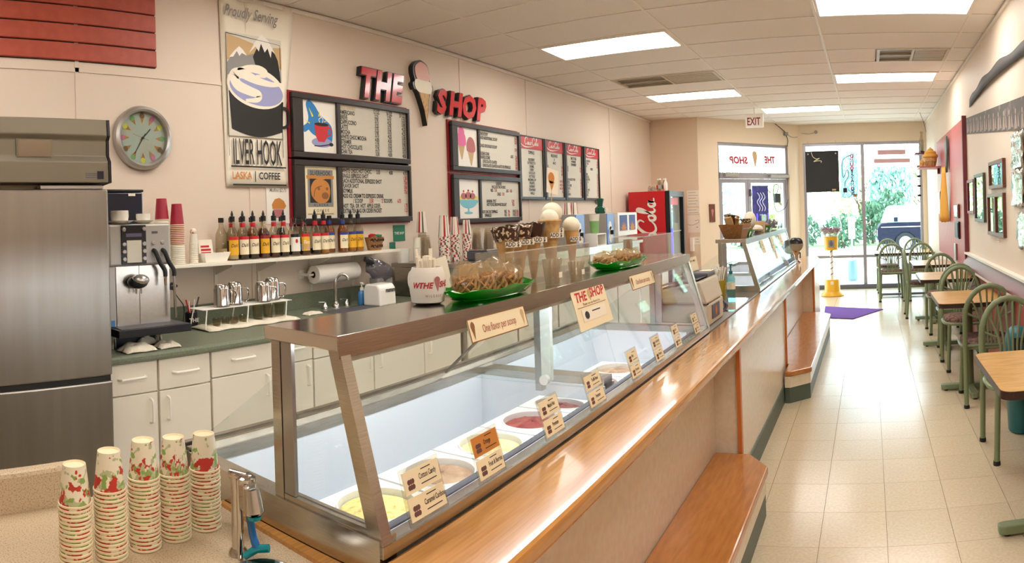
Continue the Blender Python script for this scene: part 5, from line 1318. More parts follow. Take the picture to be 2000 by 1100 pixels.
# ================================================================ ON TOP OF THE NEAR CASE
SZ = 1.269
t = thing('straw_mug', 'white rounded mug with red shop lettering full of wrapped straws', 'mug', (-1.13, 1.435, SZ))
ob('body', B().lathe([(.034, 0), (.045, .006), (.050, .04), (.047, .085), (.042, .100), (.038, .100), (.042, .08), (.044, .04), (.038, .01), (.001, .01)], 32), 'white', t, smooth=True)
ob('handle', B().tube(spline([(-.04, .0, .088), (-.062, .004, .08), (-.066, .005, .05), (-.046, .0, .028)], 5), .006, 8), 'white', t, smooth=True)
def wraptext(b, r, z0, off=0): b.v = [((r + .0008) * math.cos(x / r + off), (r + .0008) * math.sin(x / r + off), z0 + y) for x, y, q in b.v]; return b
ob('red_lettering', wraptext(B().text('THE', -.030, 0, .022, sx=.95, bold=.03, shear=.25, al='C').text('SHOP', .036, 0.002, .022, sx=.95, bold=.03, shear=.25, al='C').text('W', -.058, 0, .022, sx=.9, bold=.03, shear=.25, al='C'), .0495, .046, -.42), 'ink_red', t)
ob('cone_print', wraptext(B().poly([(-.004, .012), (.012, .012), (.005, -.014)]).ell(.004, .018, .009, .009, 0, 12), .0497, .05, -.42), 'ink_rose', t)
ob('fine_lettering', wraptext(B().text('W I L D B E R R Y', 0, 0, .010, sx=.8, al='C'), .0492, .022, -.42), 'ink_rose', t)
rd = random.Random(3)
for i in range(16):
    a = rd.uniform(0, 6.28); r_ = rd.uniform(.005, .033); tl_ = rd.uniform(-.006, .006)
    h = .126 + rd.uniform(-.008, .006) if i > 1 else .15
    o = ob('straw', B().tube([(r_ * math.cos(a) * .6, r_ * math.sin(a) * .6, .012), (r_ * math.cos(a) + tl_, r_ * math.sin(a) + tl_, h)], .0052, 8), 'paper', t)

def cookie_tray(x, y, L, W_, seed, n, label, labc, card=True):
    t = thing('cookie_tray', 'green ' + label + ' heaped with cookies', 'tray', (x, y, SZ))
    k_ = 28; v = []; f = []
    prof = [(.62, .0), (.80, .004), (.92, .026), (1.0, .034), (1.03, .032), (.94, .020), (.82, .007), (.6, .004)]
    for r_, h in prof:
        for i in range(k_):
            a = 2 * PI * i / k_; c, s = math.cos(a), math.sin(a); q = 1 / (abs(c) ** 3 + abs(s) ** 3) ** (1 / 3)
            v.append((c * q * W_ / 2 * r_, s * q * L / 2 * r_, h + (.004 * math.cos(8 * a) if r_ > .95 else 0)))
    m_ = len(prof)
    for j in range(m_ - 1):
        for i in range(k_): f.append((j * k_ + i, j * k_ + (i + 1) % k_, (j + 1) * k_ + (i + 1) % k_, (j + 1) * k_ + i))
    f.append(tuple(range(k_))[::-1]); f.append(tuple((m_ - 1) * k_ + i for i in range(k_)))
    ob('dish', B().add(v, f), 'green_tray', t, smooth=True)
    rd = random.Random(seed)
    for i in range(n):
        yy = -L * .34 + L * .68 * i / (n - 1); xx = rd.uniform(-.015, .02); hh = rd.uniform(.075, .10) if n == 5 else rd.uniform(.045, .065)
        c = thing('wrapped_cookie', '%s wrapped cookie on the %s' % (ORD[i], label), 'cookie', (x + xx, y + yy, SZ + .0075), (0, 0, rd.uniform(0, 3)), 'wrapped cookies on the ' + label)
        b = B()
        for q in range(6):
            pts = []
            for s_ in range(14):
                a = s_ * .52 + q; rr = .032 * (1 + .3 * math.sin(a * 2.3 + q)); pts.append((rr * math.cos(a), rr * math.sin(a) * .9, hh * (.32 + .26 * math.sin(a * 1.7 + q * 1.3)) + .005))
            b.tube(pts, .0042, 6)
        ob('dough', b, 'cookie', c, smooth=True)
        w_ = B().ball((0, 0, 0), .043, 14, 8, (1, 1, hh / .075)); w_.v = [(a + rd.uniform(-.005, .005), b_ + rd.uniform(-.005, .005), max(0, c_ + hh * .5 + rd.uniform(-.005, .008))) for a, b_, c_ in w_.v]
        ob('cello_wrap', w_, 'wrap', c)
cookie_tray(-1.062, 1.645, .39, .165, 5, 5, 'glass tray beside the straw mug', 'cello-wrapped golden cookie')
cookie_tray(-1.055, 2.66, .46, .16, 8, 6, 'glass tray past the clear sample cups', 'cello-wrapped golden cookie')
t = thing('price_card', 'blank cream price card standing behind the near cookie tray', 'card', (-1.19, 1.60, SZ), (0, 0, .1))
ob('card', B().box(-.002, -.045, .02, .002, .045, .115), 'paper', t, rot=(0.1, -.15, 0)); ob('foot', B().box(-.01, -.03, 0, .015, .03, .022), 'acrylic', t)
t = thing('price_card', 'tan price card behind the near cookie tray, closer to the cones', 'card', (-1.19, 1.72, SZ))
ob('card', B().box(-.002, -.05, .02, .002, .06, .085), 'ink_tan', t); ob('foot', B().box(-.01, -.03, 0, .015, .03, .022), 'acrylic', t)
# acrylic cone stand
t = thing('cone_stand', 'clear acrylic cone holder box on the near case', 'holder', (-1.15, 1.79, SZ))
ob('front_panel', B().box(.056, 0, 0, .06, .64, .115), 'acrylic', t)
ob('back_panel', B().box(-.06, 0, 0, -.056, .64, .115), 'acrylic', t)
ob('end_panel', B().box(-.056, 0, 0, .056, .004, .115), 'acrylic', t); ob('end_panel', B().box(-.056, .636, 0, .056, .64, .115), 'acrylic', t)
ob('top_rim', B().box(.055, -.001, .1155, .061, .641, .119), 'acrylic_glint', t)
def waffle(y, x, zt, r, L, mat, top, label, rim=True, lean=0):
    """cone standing in the holder; zt is the height of its rim above the shelf"""
    t = thing('display_cone', label, 'ice cream cone', (x, y, SZ + .004), (lean, 0, 0), group='cones in the clear holder')
    ob('cone', B().lathe([(.008, 0), (r * .55, zt * .5), (r, zt), (r - .004, zt), (.006, .02), (.001, .02)], 22), mat, t, smooth=True)
    if top in ('nutty', 'choco'):
        rd = random.Random(int(y * 999)); n = 22; v = []; f = []
        lv = [(.79, r * .84), (.80, r * .88), (.82, r * .93), (.94, r * 1.06), (1.02, r * 1.18), (1.0, r * .9), (.9, r * .8), (.9, .001)]
        for h, rr in lv:
            for i in range(n): v.append((rr * math.cos(2 * PI * i / n), rr * math.sin(2 * PI * i / n), zt * h + (rd.uniform(-.008, .008) if .6 < h < 1.1 and rr > .01 else 0)))
        for j in range(len(lv) - 1):
            for i in range(n): f.append((j * n + i, j * n + (i + 1) % n, (j + 1) * n + (i + 1) % n, (j + 1) * n + i))
        ob('coating', B().add(v, f), top, t, smooth=True)
    elif top:
        ob('scoop', B().ball((0, 0, zt + top * .55), top, 22, 12), 'vanilla', t, smooth=True)
        if rim: ob('waffle_rim', B().lathe([(r * .9, zt - .01), (r * 1.15, zt + .012), (r * 1.1, zt + .016), (r * .85, zt)], 22), 'cone_waffle', t)
    lb = ob('price_label', B().box(0, -.03, 0, .002, .03, .018), 'paper', t, (r * .86, -.012, zt * (.68 if top in ('nutty', 'choco') else .74)), (0, 0, -.5))
    ob('lettering', B().text('ADD $', 0, 0, .02, sx=.9, bold=.02, al='C'), 'ink', lb, (.0025, -.004, .003), (PI / 2, 0, PI / 2))
waffle(1.885, -1.15, .185, .042, .2, 'cone_pale', 'nutty', 'cone coated in chocolate and chopped nuts nearest the viewer')
waffle(1.985, -1.155, .190, .041, .2, 'cone_pale', 'nutty', 'cone coated in chocolate and nuts, second in the holder')
waffle(2.08, -1.155, .195, .041, .2, 'cone_pale', 'choco', 'cone coated in plain dark chocolate')
waffle(2.185, -1.14, .195, .040, .2, 'cone_waffle', .035, 'waffle cone with a flared rim and a vanilla scoop')
waffle(2.285, -1.18, .215, .030, .2, 'cone_pale', .040, 'tall cone with the largest vanilla scoop and a card stuck in it', rim=False)
waffle(2.37, -1.14, .165, .029, .2, 'cone_pale', .035, 'plain cone with a vanilla scoop at the far end of the holder', rim=False)
t = thing('cone_card', 'small card with an orange cone picture stuck in the largest scoop', 'card', (-1.18, 2.285, SZ + .275))
ob('stick', B().cyl((0, 0, 0), (0, 0, .06), .0018, n=6), 'ink_tan', t)
ob('card', B().box(-.001, -.045, .04, .001, .05, .135), 'paper', t, rot=(-.12, 0, 0))
ob('cone_print', B().poly([(-.02, .09), (.025, .085), (.0, .05)]).ell(.0, .10, .026, .022), 'ink_orange', t, (.0018, 0, 0), (PI / 2, 0, PI / 2))
def ccup(y, x, r, h, mat, lab):
    t = thing('sample_cup', lab, 'cup', (x, y, SZ))
    ob('body', B().lathe([(r * .72, 0), (r, h), (r * 1.04, h + .002), (r * .97, h), (r * .69, .004), (.001, .004)], 24), mat, t, smooth=True)
    ob('label', B().box(0, 0, 0, .001, .022, .018), 'paper', t, (r * .86, -.01, h * .3))
ccup(1.955, -1.015, .034, .085, 'clear_plastic', 'larger clear plastic sample cup before the cones')
ccup(2.14, -1.015, .03, .062, 'clear_plastic', 'shorter cloudy plastic sample cup next to the green tray')
t = thing('acrylic_riser', 'clear acrylic sneeze riser box at the far end of the near case', 'riser', (-1.12, 2.93, SZ))
ob('top_panel', B().box(-.08, 0, .115, .08, .48, .119), 'acrylic_glint', t)
for y in (0, .476): ob('side_panel', B().box(-.08, y, 0, .08, y + .004, .115), 'acrylic', t)
ob('front_panel', B().box(.076, .004, 0, .08, .476, .115), 'acrylic', t)
ob('inner_card', B().box(-.06, .1, .0, -.056, .22, .1), 'paper', t)
ob('orange_print', B().poly([(.03, .0), (.09, .0), (.06, .03)]).ell(.06, .06, .03, .03), 'ink_orange', t, (-.0555, .1, .004), (PI / 2, 0, PI / 2))
t = thing('sunburst_box', 'white folded display box with orange sunburst pictures on dark blue', 'box', (-2.78, 7.0, UZ))
ob('box', B().box(-.2, 0, 0, .0, .62, .34), 'white_plastic', t, bev=.004)
ob('post_stand', B().box(-.2, .62, 0, -.1, .9, .33), 'white_plastic', t)
for y0, w_ in ((.05, .24), (.36, .2)):
    p = ob('picture', B().box(0.0, y0, .13, .003, y0 + w_, .31), 'label_blue', t)
    bb = B()
    for k_ in range(9):
        a = PI * k_ / 8; bb.poly([(w_ / 2 + .06 * math.cos(a - .15), .06 * math.sin(a - .15)), (w_ / 2 + .11 * math.cos(a), .11 * math.sin(a)), (w_ / 2 + .06 * math.cos(a + .15), .06 * math.sin(a + .15))])
    bb.poly([(w_ / 2 + .065 * math.cos(PI * i / 12), .065 * math.sin(PI * i / 12)) for i in range(13)], .0003)
    ob('sunburst_print', bb, 'ink_orange', p, (.0035, y0, .135), (PI / 2, 0, PI / 2))

# ================================================================ GAP BETWEEN THE CASES
LZ = .849
t = thing('cash_register', 'grey cash register with a purple logo plate on its back', 'cash register', (-1.0, 3.56, LZ))
ob('drawer_box', B().box(-.23, .02, 0, .095, .42, .125), 'beige_plastic', t, bev=.01)
ob('upper_body', B().add([(-.23, .0, .13), (.10, .0, .13), (.10, .40, .13), (-.23, .40, .13), (-.22, -.02, .20), (.06, -.02, .26), (.06, .42, .26), (-.22, .42, .20)],
                         [(3, 2, 1, 0), (4, 5, 6, 7), (0, 1, 5, 4), (1, 2, 6, 5), (2, 3, 7, 6), (3, 0, 4, 7)]), 'beige_plastic', t, bev=.012)
ob('key_panel', B().add([(-.21, .0, .222), (.05, .0, .268), (.05, .25, .268), (-.21, .25, .222)], [(0, 1, 2, 3)]), 'black', t)
ob('printer_cover', B().box(-.1, .22, .25, .05, .42, .285), 'grey_dark', t, bev=.01)
ob('logo_plate', B().box(.095, .12, .03, .10, .30, .11), 'slate', t, bev=.002)
ob('logo_mark', B().ell(.21, .07, .02, .03), 'ink_orange', t, (.1008, 0, 0), (PI / 2, 0, PI / 2))
ob('bolt_foot', B().ball((.085, .05, .128), .01, 10, 6), 'black', t)
t = thing('receipt_card', 'cream printed card standing on top of the cash register', 'card', (-1.06, 3.9, LZ + .286))
ob('card', B().box(-.002, -.10, 0, .002, .10, .085), 'cream', t, rot=(0, -.2, 0))
ob('lettering', B().text('PT. U-TIP 1', 0, 0, .03, sx=.8, bold=.02, al='C'), 'ink', t, (-.009, 0, .045), (PI / 2, 0, PI / 2))
t = thing('receipt_printer', 'dark receipt slip on the register hood', 'slip', (-.99, 3.86, LZ + .286)); ob('slip', B().box(-.03, .0, 0, .04, .09, .003), 'paper', t)
t = thing('cord_tangle', 'bundle of dark cords behind the cash register', 'cord', (-.93, 4.02, LZ))
ob('cord', B().tube(spline([(0, 0, .01), (.03, .05, .05), (-.02, .08, .09), (.02, .03, .07), (.0, .1, .01)], 5), .006, 6), 'slate', t)
ob('cord', B().tube(spline([(-.02, 0, .01), (.01, .02, .08), (-.04, .08, .05), (.02, .09, .01)], 5), .005, 6), 'cord', t)
PZ = .852
t = thing('spoon_cup', 'yellow green tumbler full of white plastic spoons', 'tumbler', (-1.10, 4.70, PZ))
ob('cup', B().lathe([(.045, 0), (.058, .14), (.054, .14), (.042, .006), (.001, .006)], 22), G('yellow_glass', 'd8cc58', refl=1.2, milk=.5), t, smooth=True)
for i in range(14):
    a = i * 1.3; r_ = .012 + .025 * (i % 3) / 2
    s_ = ob('spoon', B().tube([(r_ * .5 * math.cos(a), r_ * .5 * math.sin(a), .01), (r_ * math.cos(a), r_ * math.sin(a), .16), (1.5 * r_ * math.cos(a), 1.5 * r_ * math.sin(a), .22 + .01 * (i % 4))], [.003, .004, .008], 6), 'white_plastic', t)
t = thing('sanitizer_bottle', 'clear teal pump bottle of hand sanitizer next to the spoon tumbler', 'pump bottle', (-1.05, 4.90, PZ))
ob('body', B().lathe([(.028, 0), (.032, .006), (.032, .13), (.024, .15), (.012, .16), (.012, .17)], 20), G('teal_clear', 'bfe6e4', refl=1.3, milk=.15), t, smooth=True)
ob('pump', B().lathe([(.015, .165), (.015, .185), (.006, .19), (.006, .225), (.014, .23), (.012, .24), (.001, .24)], 14), 'teal', t, smooth=True)
ob('nozzle', B().cyl((0, 0, .234), (.04, 0, .23), .005, n=8), 'teal', t)
ob('label', B().lathe([(.0325, .05), (.0325, .10)], 20), 'paper', t)
# second case toppings
S2 = 1.269
t = thing('bread_basket', 'tan wicker basket of packaged snacks on the far case', 'basket', (-1.11, 5.42, S2))
ob('weave', B().add([(-.07, -.13, 0), (.07, -.13, 0), (.07, .13, 0), (-.07, .13, 0), (-.1, -.19, .11), (.1, -.19, .11), (.1, .19, .11), (-.1, .19, .11), (-.09, -.18, .11), (.09, -.18, .11), (.09, .18, .11), (-.09, .18, .11), (-.06, -.12, .01), (.06, -.12, .01), (.06, .12, .01), (-.06, .12, .01)],
                    [(3, 2, 1, 0), (0, 1, 5, 4), (1, 2, 6, 5), (2, 3, 7, 6), (3, 0, 4, 7), (4, 5, 9, 8), (5, 6, 10, 9), (6, 7, 11, 10), (7, 4, 8, 11), (8, 9, 13, 12), (9, 10, 14, 13), (10, 11, 15, 14), (11, 8, 12, 15), (12, 13, 14, 15)]), 'wicker', t)
ob('weave_band', B().box(.0, -.17, .07, .002, .17, .074), 'tea', t, (.088, 0, 0))
rd = random.Random(9)
for i in range(9):
    s_ = thing('snack_bar', 'snack bar in shiny wrapper in the wicker basket, %s from its near end' % ORD[i], 'snack', (-1.11 + rd.uniform(-.03, .03), 5.30 + .028 * i, S2 + .015), (rd.uniform(-.1, .5), rd.uniform(-.25, .25), rd.uniform(-.4, .4)), 'snack bars in the basket')
    ob('wrapper', B().box(-.03, -.008, 0, .03, .008, .17 + rd.uniform(-.02, .02)), ('cookie', 'ink_tan', 'tea', 'foil')[i % 4], s_, bev=.004)
def far_cone(y, mat, top, lab, h=.13, r=.045):
    t = thing('display_cone', lab, 'ice cream cone', (-1.1, y, S2 + .001))
    ob('cone', B().lathe([(.012, 0), (r * .8, h), (r * .7, h), (.001, .02)], 18), 'cone_pale', t, smooth=True)
    if top: ob('scoop', B().ball((0, 0, h + .03), .06, 18, 10, (1, 1, 1.3)), 'vanilla', t, smooth=True)
    else: ob('coating', B().lathe([(r * .82, h * .7), (r * 1.25, h + .015), (r * .9, h + .015), (.001, h)], 18), 'nutty', t, smooth=True)
far_cone(5.85, 'nutty', 0, 'nut coated cone on the far case')
far_cone(6.05, 'vanilla', 1, 'tall vanilla cone on the far case', .10)
def far_tray(y, lab):
    t = thing('snack_tray', lab, 'tray', (-1.08, y, S2))
    ob('dish', B().lathe([(.07, 0), (.10, .04), (.097, .04), (.066, .004), (.001, .004)], 22, sx=.8, sy=1.5), 'green_tray', t, smooth=True)
    ob('grass_paper', foliage((0, 0, .035), .08, 160, 'grass_green', int(y * 10), (.8, 1.5, .3), .015), 'grass_green', t)
    for i in range(5):
        b = B().ball((0, 0, 0), .032, 10, 7, (1, 1, .7)); rr = random.Random(i); b.v = [(x + rr.uniform(-.004, .004), yy + rr.uniform(-.004, .004), z) for x, yy, z in b.v]
        ob('snack', b, 'cookie', t, (.01 * (i % 2), -.1 + .05 * i, .06), smooth=True)
far_tray(5.72, 'green tray of snacks on green paper grass, nearer on the far case')
far_tray(6.75, 'green tray of snacks on green paper grass, farther on the far case')
t = thing('foil_pack', 'white shiny packet between the trays on the far case', 'packet', (-1.08, 6.28, S2)); b = B().ball((0, 0, .04), .08, 12, 8, (.8, 1.4, .5)); b.v = [(x, y, max(z, 0)) for x, y, z in b.v]; ob('wrap', b, 'paper', t)
t = thing('case_box', 'small tan carton on the far case', 'box', (-1.08, 6.5, S2)); ob('carton', B().box(-.04, -.06, 0, .04, .06, .11), 'ink_tan', t, bev=.003)
t = thing('acrylic_bin', 'clear acrylic bin at the far end of the far case', 'bin', (-1.09, 7.2, S2))
ob('walls', B().box(-.09, 0, 0, -.086, .34, .16).box(.086, 0, 0, .09, .34, .16).box(-.086, 0, 0, .086, .004, .16).box(-.086, .336, 0, .086, .34, .16), 'acrylic', t)
ob('lid', B().box(-.1, -.03, .162, .1, .37, .168), 'acrylic', t)
ob('candy_bags', foliage((0, .17, .06), .07, 60, 'ink_lilac', 3, (.9, 2, .7), .03), 'ink_lilac', t)
# cards on the far case glass
for i, (y, w_, h) in enumerate(((5.75, .16, .12), (6.35, .13, .22), (6.95, .2, .12))):
    t = thing('case_card', 'cream card on the slanted glass of the far case, %s from the near end' % ORD[i], 'sign'); setm(t, slope_mat(y, .36 - h)); ob('card', B().box(0, 0, .004, w_, h, .006), 'cream', t)
    ob('print', B().rect(w_ * .2, h * .3, w_ * .8, h * .36, .0066).rect(w_ * .2, h * .6, w_ * .7, h * .66, .0066), 'ink_tan', t)
t = thing('candy_globe', 'dark topped globe candy dispenser on a silver stand at the ledge end', 'candy dispenser', (-.88, 7.88, LZ))
ob('stand', B().lathe([(.05, 0), (.048, .012), (.022, .03), (.02, .08), (.035, .11), (.045, .14)], 22), 'chrome', t, smooth=True)
ob('globe', B().ball((0, 0, .21), .085, 22, 14), G('smoke_glass', 'c9bfb0', refl=2, milk=.35), t, smooth=True)
ob('dark_lid', B().lathe([(.087, .225), (.08, .262), (.055, .29), (.001, .302)], 22), 'black', t, smooth=True)
ob('lever', B().box(.035, -.01, .05, .05, .01, .12), 'black', t)

# ================================================================ NEAR LEFT COUNTER WITH CUPS
CZ = .80
t = thing('speckled_counter', 'tan speckled counter in the near corner with a raised back edge', 'counter', (0, 0, 0))
ob('worktop', B().prism([(-1.62, .18), (-.86, .18), (-.86, .875), (-1.62, 1.0)] if False else [(-1.52, -.6), (-.87, -.6), (-.87, .905), (-1.40, .928), (-1.62, .928), (-1.62, -.6)], CZ - .04, CZ), 'speckle', t)
ob('backsplash', B().box(-1.645, -.6, CZ - .04, -1.60, .635, CZ + .10), 'speckle', t, bev=.012)
ob('cabinet', B().box(-1.60, -.58, 0, -.90, .85, CZ - .041), 'panel_cream', t)
ob('oak_strip', B().prism([(-.872, .900), (-.872, .934), (-1.40, .934), (-1.40, .922)], CZ + .0005, CZ + .010), 'oak', t)
fl_me = cup_mesh('floral_cup', .0245, .034, .083, 'floral', 26)
for p in fl_me.polygons: pass
fl_me.materials.append(mt['cream'])
for p in fl_me.polygons:
    if p.center.z < .0058 or p.center.z > .079: p.material_index = 1
pos = [(-1.315, .505, 12), (-1.312, .585, 14), (-1.315, .668, 15), (-1.318, .748, 14), (-1.322, .832, 13)]
wh = ['floral stack nearest the speckled back edge', 'second floral stack from the fridge', 'middle floral stack of five', 'floral stack second from the tap', 'floral stack next to the tap']
for (x, y, n), lab in zip(pos, wh):
    stack(x, y, CZ + .0005, n + 4, fl_me, .0083, lab_top('flowered cup in the ' + lab), 'cup', 'flowered cups, ' + lab, 'floral_cup')
# dipper tap
t = thing('dipper_tap', 'chrome tap column with a clear blue lever handle', 'tap', (-1.17, .815, CZ))
ob('column', B().lathe([(.022, 0), (.02, .008), (.0135, .015), (.0125, .17), (.0135, .175), (.001, .18)], 20), 'chrome', t, smooth=True)
ob('side_pipe', B().tube(spline([(.024, -.012, 0), (.022, -.010, .08), (.02, -.008, .165)], 4), .006, 10), 'chrome', t, smooth=True)
ob('arm', B().tube([(-.012, -.004, .168), (.03, .008, .168)], .012, 14), 'chrome', t, smooth=True)
ob('valve_body', B().box(.022, -.014, .105, .05, .018, .165), 'chrome', t, bev=.006)
ob('valve_cap', B().lathe([(.019, .165), (.02, .172), (.012, .178), (.001, .178)], 20, (.034, .002, 0)), 'chrome', t, smooth=True)
ob('nozzle_cap', B().lathe([(.019, 0), (.022, .004), (.016, .05), (.001, .052)], 18).xf(Matrix.Translation((.062, .0, .105)) @ Matrix.Rotation(-.15, 4, 'Y')), 'chrome', t, smooth=True)
ob('teal_outlet', B().lathe([(.001, -.008), (.014, -.008), (.016, .0), (.001, .002)], 16, (.062, 0, .103)), 'handle_teal', t)
o = ob('lever', B().tube(spline([(.036, .006, .108), (.038, .006, .085), (.044, .008, .05), (.052, .010, .03)], 5), [.009] * 6 + [.008] * 6 + [.0085] * 4, 10), 'handle_blue', t, smooth=True)
ob('lever_foot', B().tube([(.034, -.008, .010), (.052, .010, .027), (.074, .026, .031)], [.007, .009, .0085], 10), 'handle_teal', o, smooth=True)
t = thing('dipper_well', 'chrome rimmed dipper well sunk in the speckled counter', 'dipper well', (-1.085, .845, CZ))
ob('rim', B().lathe([(.052, -.02), (.054, .001), (.062, .006), (.07, .003), (.07, .0005), (.056, .0005), (.05, -.02)], 30, (.02, -.05, 0)), 'chrome', t, smooth=True)
ob('bowl', B().lathe([(.001, .001), (.055, .001)], 24, (.02, -.05, 0)), 'grey_dark', t)

# ================================================================ DINING SIDE
def make_chair(label):
    t = thing('dining_chair', label, 'chair', (0, 0, 0), group='green tube dining chairs')
    W_, D_ = .185, .19
    # local: faces +y, back at y=-D_
    arch = [(-W_, -D_, .44), (-W_, -D_ - .01, .58)]
    for i in range(13):
        a = PI - PI * i / 12; arch.append((W_ * math.cos(a), -D_ - .015 - .03 * math.sin(a), .66 + .235 * math.sin(a)))
    arch += [(W_, -D_ - .01, .58), (W_, -D_, .44)]
    ob('back_frame', B().tube(arch, .0195, 10), 'chair_green', t, smooth=True)
    def arc_pt(u):
        a = math.acos(max(-1, min(1, u))); return (W_ * math.cos(a), -D_ - .015 - .03 * math.sin(a), .66 + .235 * math.sin(a))
    for x0, u in ((-.065, -.78), (-.04, -.42), (-.013, -.13), (.013, .13), (.04, .42), (.065, .78)):
        e = arc_pt(u)
        ob('spindle', B().tube(spline([(x0, -D_ - .002, .45), (x0 * 1.02, -D_ - .008, .60), (x0 * .6 + e[0] * .4, -D_ - .018, .71), e], 3), .008, 7), 'chair_green', t, smooth=True)
    for s in (-1, 1):
        e = arc_pt(s * .99)
        ob('spindle', B().tube([(s * .09, -D_ - .018, .655), (s * W_, -D_ - .02, .70)], .0075, 7), 'chair_green', t, smooth=True)
    ob('back_rail', B().tube([(-W_, -D_, .45), (W_, -D_, .45)], .012, 8), 'chair_green', t, smooth=True)
    se = []
    for i in range(28):
        a = 2 * PI * i / 28; c, s = math.cos(a), math.sin(a); q = 1 / (abs(c) ** 3.5 + abs(s) ** 3.5) ** (1 / 3.5)
        se.append((c * q * .195, s * q * .19 + .005))
    ob('seat_frame', B().tube([(x, y, .43) for x, y in se], .014, 8, closed=True), 'chair_green', t, smooth=True)
    v = []; f = []; n = 28
    for sc_, z in ((.93, .425), (1.0, .44), (1.0, .462), (.93, .478), (.6, .486)):
        v += [(x * sc_ * .97, y * sc_ * .97, z) for x, y in se]
    for j in range(4):
        for i in range(n): f.append((j * n + i, j * n + (i + 1) % n, (j + 1) * n + (i + 1) % n, (j + 1) * n + i))
    f.append(tuple(range(n))[::-1]); f.append(tuple(4 * n + i for i in range(n)))
    ob('seat', B().add(v, f), 'seat_fabric', t, smooth=True)
    for sx_ in (-1, 1):
        for y, y1 in ((-D_, -D_ - .035), (.15, .17)):
            l = ob('leg', B().tube([(sx_ * (W_ - (.03 if y > 0 else 0)), y, .44), (sx_ * (W_ - (.01 if y > 0 else -.004)), y1, .012)], 0.018, 10), 'chair_green', t, smooth=True)
            ob('foot_cap', B().lathe([(.0205, 0), (.0215, .004), (.0205, .024), (.001, .025)], 12, (sx_ * (W_ - (.01 if y > 0 else -.004)), y1, 0)), 'black_matt', l)
    return t
chairs = [(.86, 3.88, PI, 'green tube chair beyond the nearest table with a teal bin behind it'),
          (.86, 5.02, 0, 'green tube chair before the second table, back towards the viewer'),
          (.84, 6.02, PI, 'green tube chair beyond the second table facing the viewer'),
          (.86, 6.72, 0, 'green tube chair before the third table, back to back with another'),
          (.84, 7.72, PI, 'green tube chair beyond the third table facing the viewer'),
          (.68, 8.89, -PI / 2, 'green tube chair turned sideways at the aisle end of the fourth table'),
          (.32, 10.50, 0, 'green tube chair on the near side of the window table, on the aisle side'),
          (.79, 10.50, 0, 'green tube chair on the near side of the window table, by the dining wall'),
          (.30, 11.50, PI, 'green tube chair on the window side of the window table, on the aisle side'),
          (.78, 11.50, PI, 'green tube chair on the window side of the window table, by the dining wall')]
c0 = make_chair(chairs[0][3])
for i, (x, y, r_, lab) in enumerate(chairs):
    o = c0 if i == 0 else dup(c0, lab)
    o.location = (x, y, 0); o.rotation_euler = (0, 0, r_)
def table(x0, x1, y0, y1, z, label, colm='chair_green'):
    t = thing('dining_table', label, 'table', ((x0 + x1) / 2, (y0 + y1) / 2, 0), group='oak laminate dining tables')
    wx, wy = (x1 - x0) / 2, (y1 - y0) / 2; r_ = .05
    pl = []
    for cx, cy, a0 in ((wx - r_, wy - r_, 0), (-wx + r_, wy - r_, PI / 2), (-wx + r_, -wy + r_, PI), (wx - r_, -wy + r_, 1.5 * PI)):
        for k_ in range(6): a = a0 + PI / 2 * k_ / 5; pl.append((cx + r_ * math.cos(a), cy + r_ * math.sin(a)))
    ob('edge_band', B().prism(pl, z - .035, z - .0015), 'edge_brown', t)
    ob('tabletop', B().prism([(x * .994, y * .994) for x, y in pl], z - .0014, z), 'laminate', t)
    ob('column', B().lathe([(.045, .05), (.04, .06), (.04, z - .06), (.09, z - .045), (.09, z - .036)], 18), colm, t, smooth=True)
    for k_ in range(4):
        a = k_ * PI / 2; L = (wx if k_ % 2 == 0 else wy) * .86
        ob('base_arm', B().prism([(.0, -.03), (L - .03, -.032), (L, -.02), (L, .02), (L - .03, .032), (0, .03)], .012, .052).xf(Matrix.Rotation(a, 4, 'Z')), colm, t, bev=.006)
        ob('glide', B().cyl(((L - .04) * math.cos(a), (L - .04) * math.sin(a), 0), ((L - .04) * math.cos(a), (L - .04) * math.sin(a), .012), .015), 'black_matt', t)
table(.50, 1.03, 2.56, 3.27, .75, 'oak laminate table nearest the viewer, cut by the frame edge')
table(.50, 1.03, 4.93, 5.66, .75, 'oak laminate table, second from the viewer')
table(.49, 1.03, 6.60, 7.35, .745, 'oak laminate table, third from the viewer')
table(.52, 1.03, 8.2, 8.95, .745, 'oak laminate table, fourth from the viewer, beside the red panel')
table(.06, 1.03, 10.62, 11.30, .73, 'wide oak laminate table by the shop window', 'edge_grey')
t = thing('waste_bin', 'teal waste bin with a swing hood between the back to back chairs', 'bin', (.945, 4.25, 0))
ob('body', B().lathe([(.075, 0), (.085, .01), (.105, .45), (.11, .47), (.10, .47), (.08, .02), (.001, .02)], 26, sx=.9, sy=1.2), 'teal', t, smooth=True)
ob('hood', B().lathe([(.112, .465), (.114, .50), (.108, .55), (.085, .65), (.05, .68), (.001, .685)], 26, sx=.9, sy=1.2), 'teal', t, smooth=True)
ob('swing_flap', B().add([(-.06, -.136, .51), (.06, -.136, .51), (.05, -.108, .63), (-.05, -.108, .63)], [(0, 1, 2, 3)]), 'black_matt', t).modifiers.new('thick', 'SOLIDIFY').thickness = .006

# red slat panel on the dining wall
t = thing('red_slat_panel', 'tall red grooved panel, pinked with painted window light, on the dining wall near the window', 'wall panel', (XR - .001, 9.95, .80), RR)
ob('backing', B().box(0, 0, 0, 2.85, 1.62, .012), 'red_panel_tinted', t)
pm = mesh('slat', B().box(.003, 0, .012, .068, 1.62, .026), 'red_panel_tinted')
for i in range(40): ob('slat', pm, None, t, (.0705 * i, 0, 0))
ob('edge_trim', B().box(2.82, -.02, 0, 2.87, 1.64, .045), 'maroon', t)
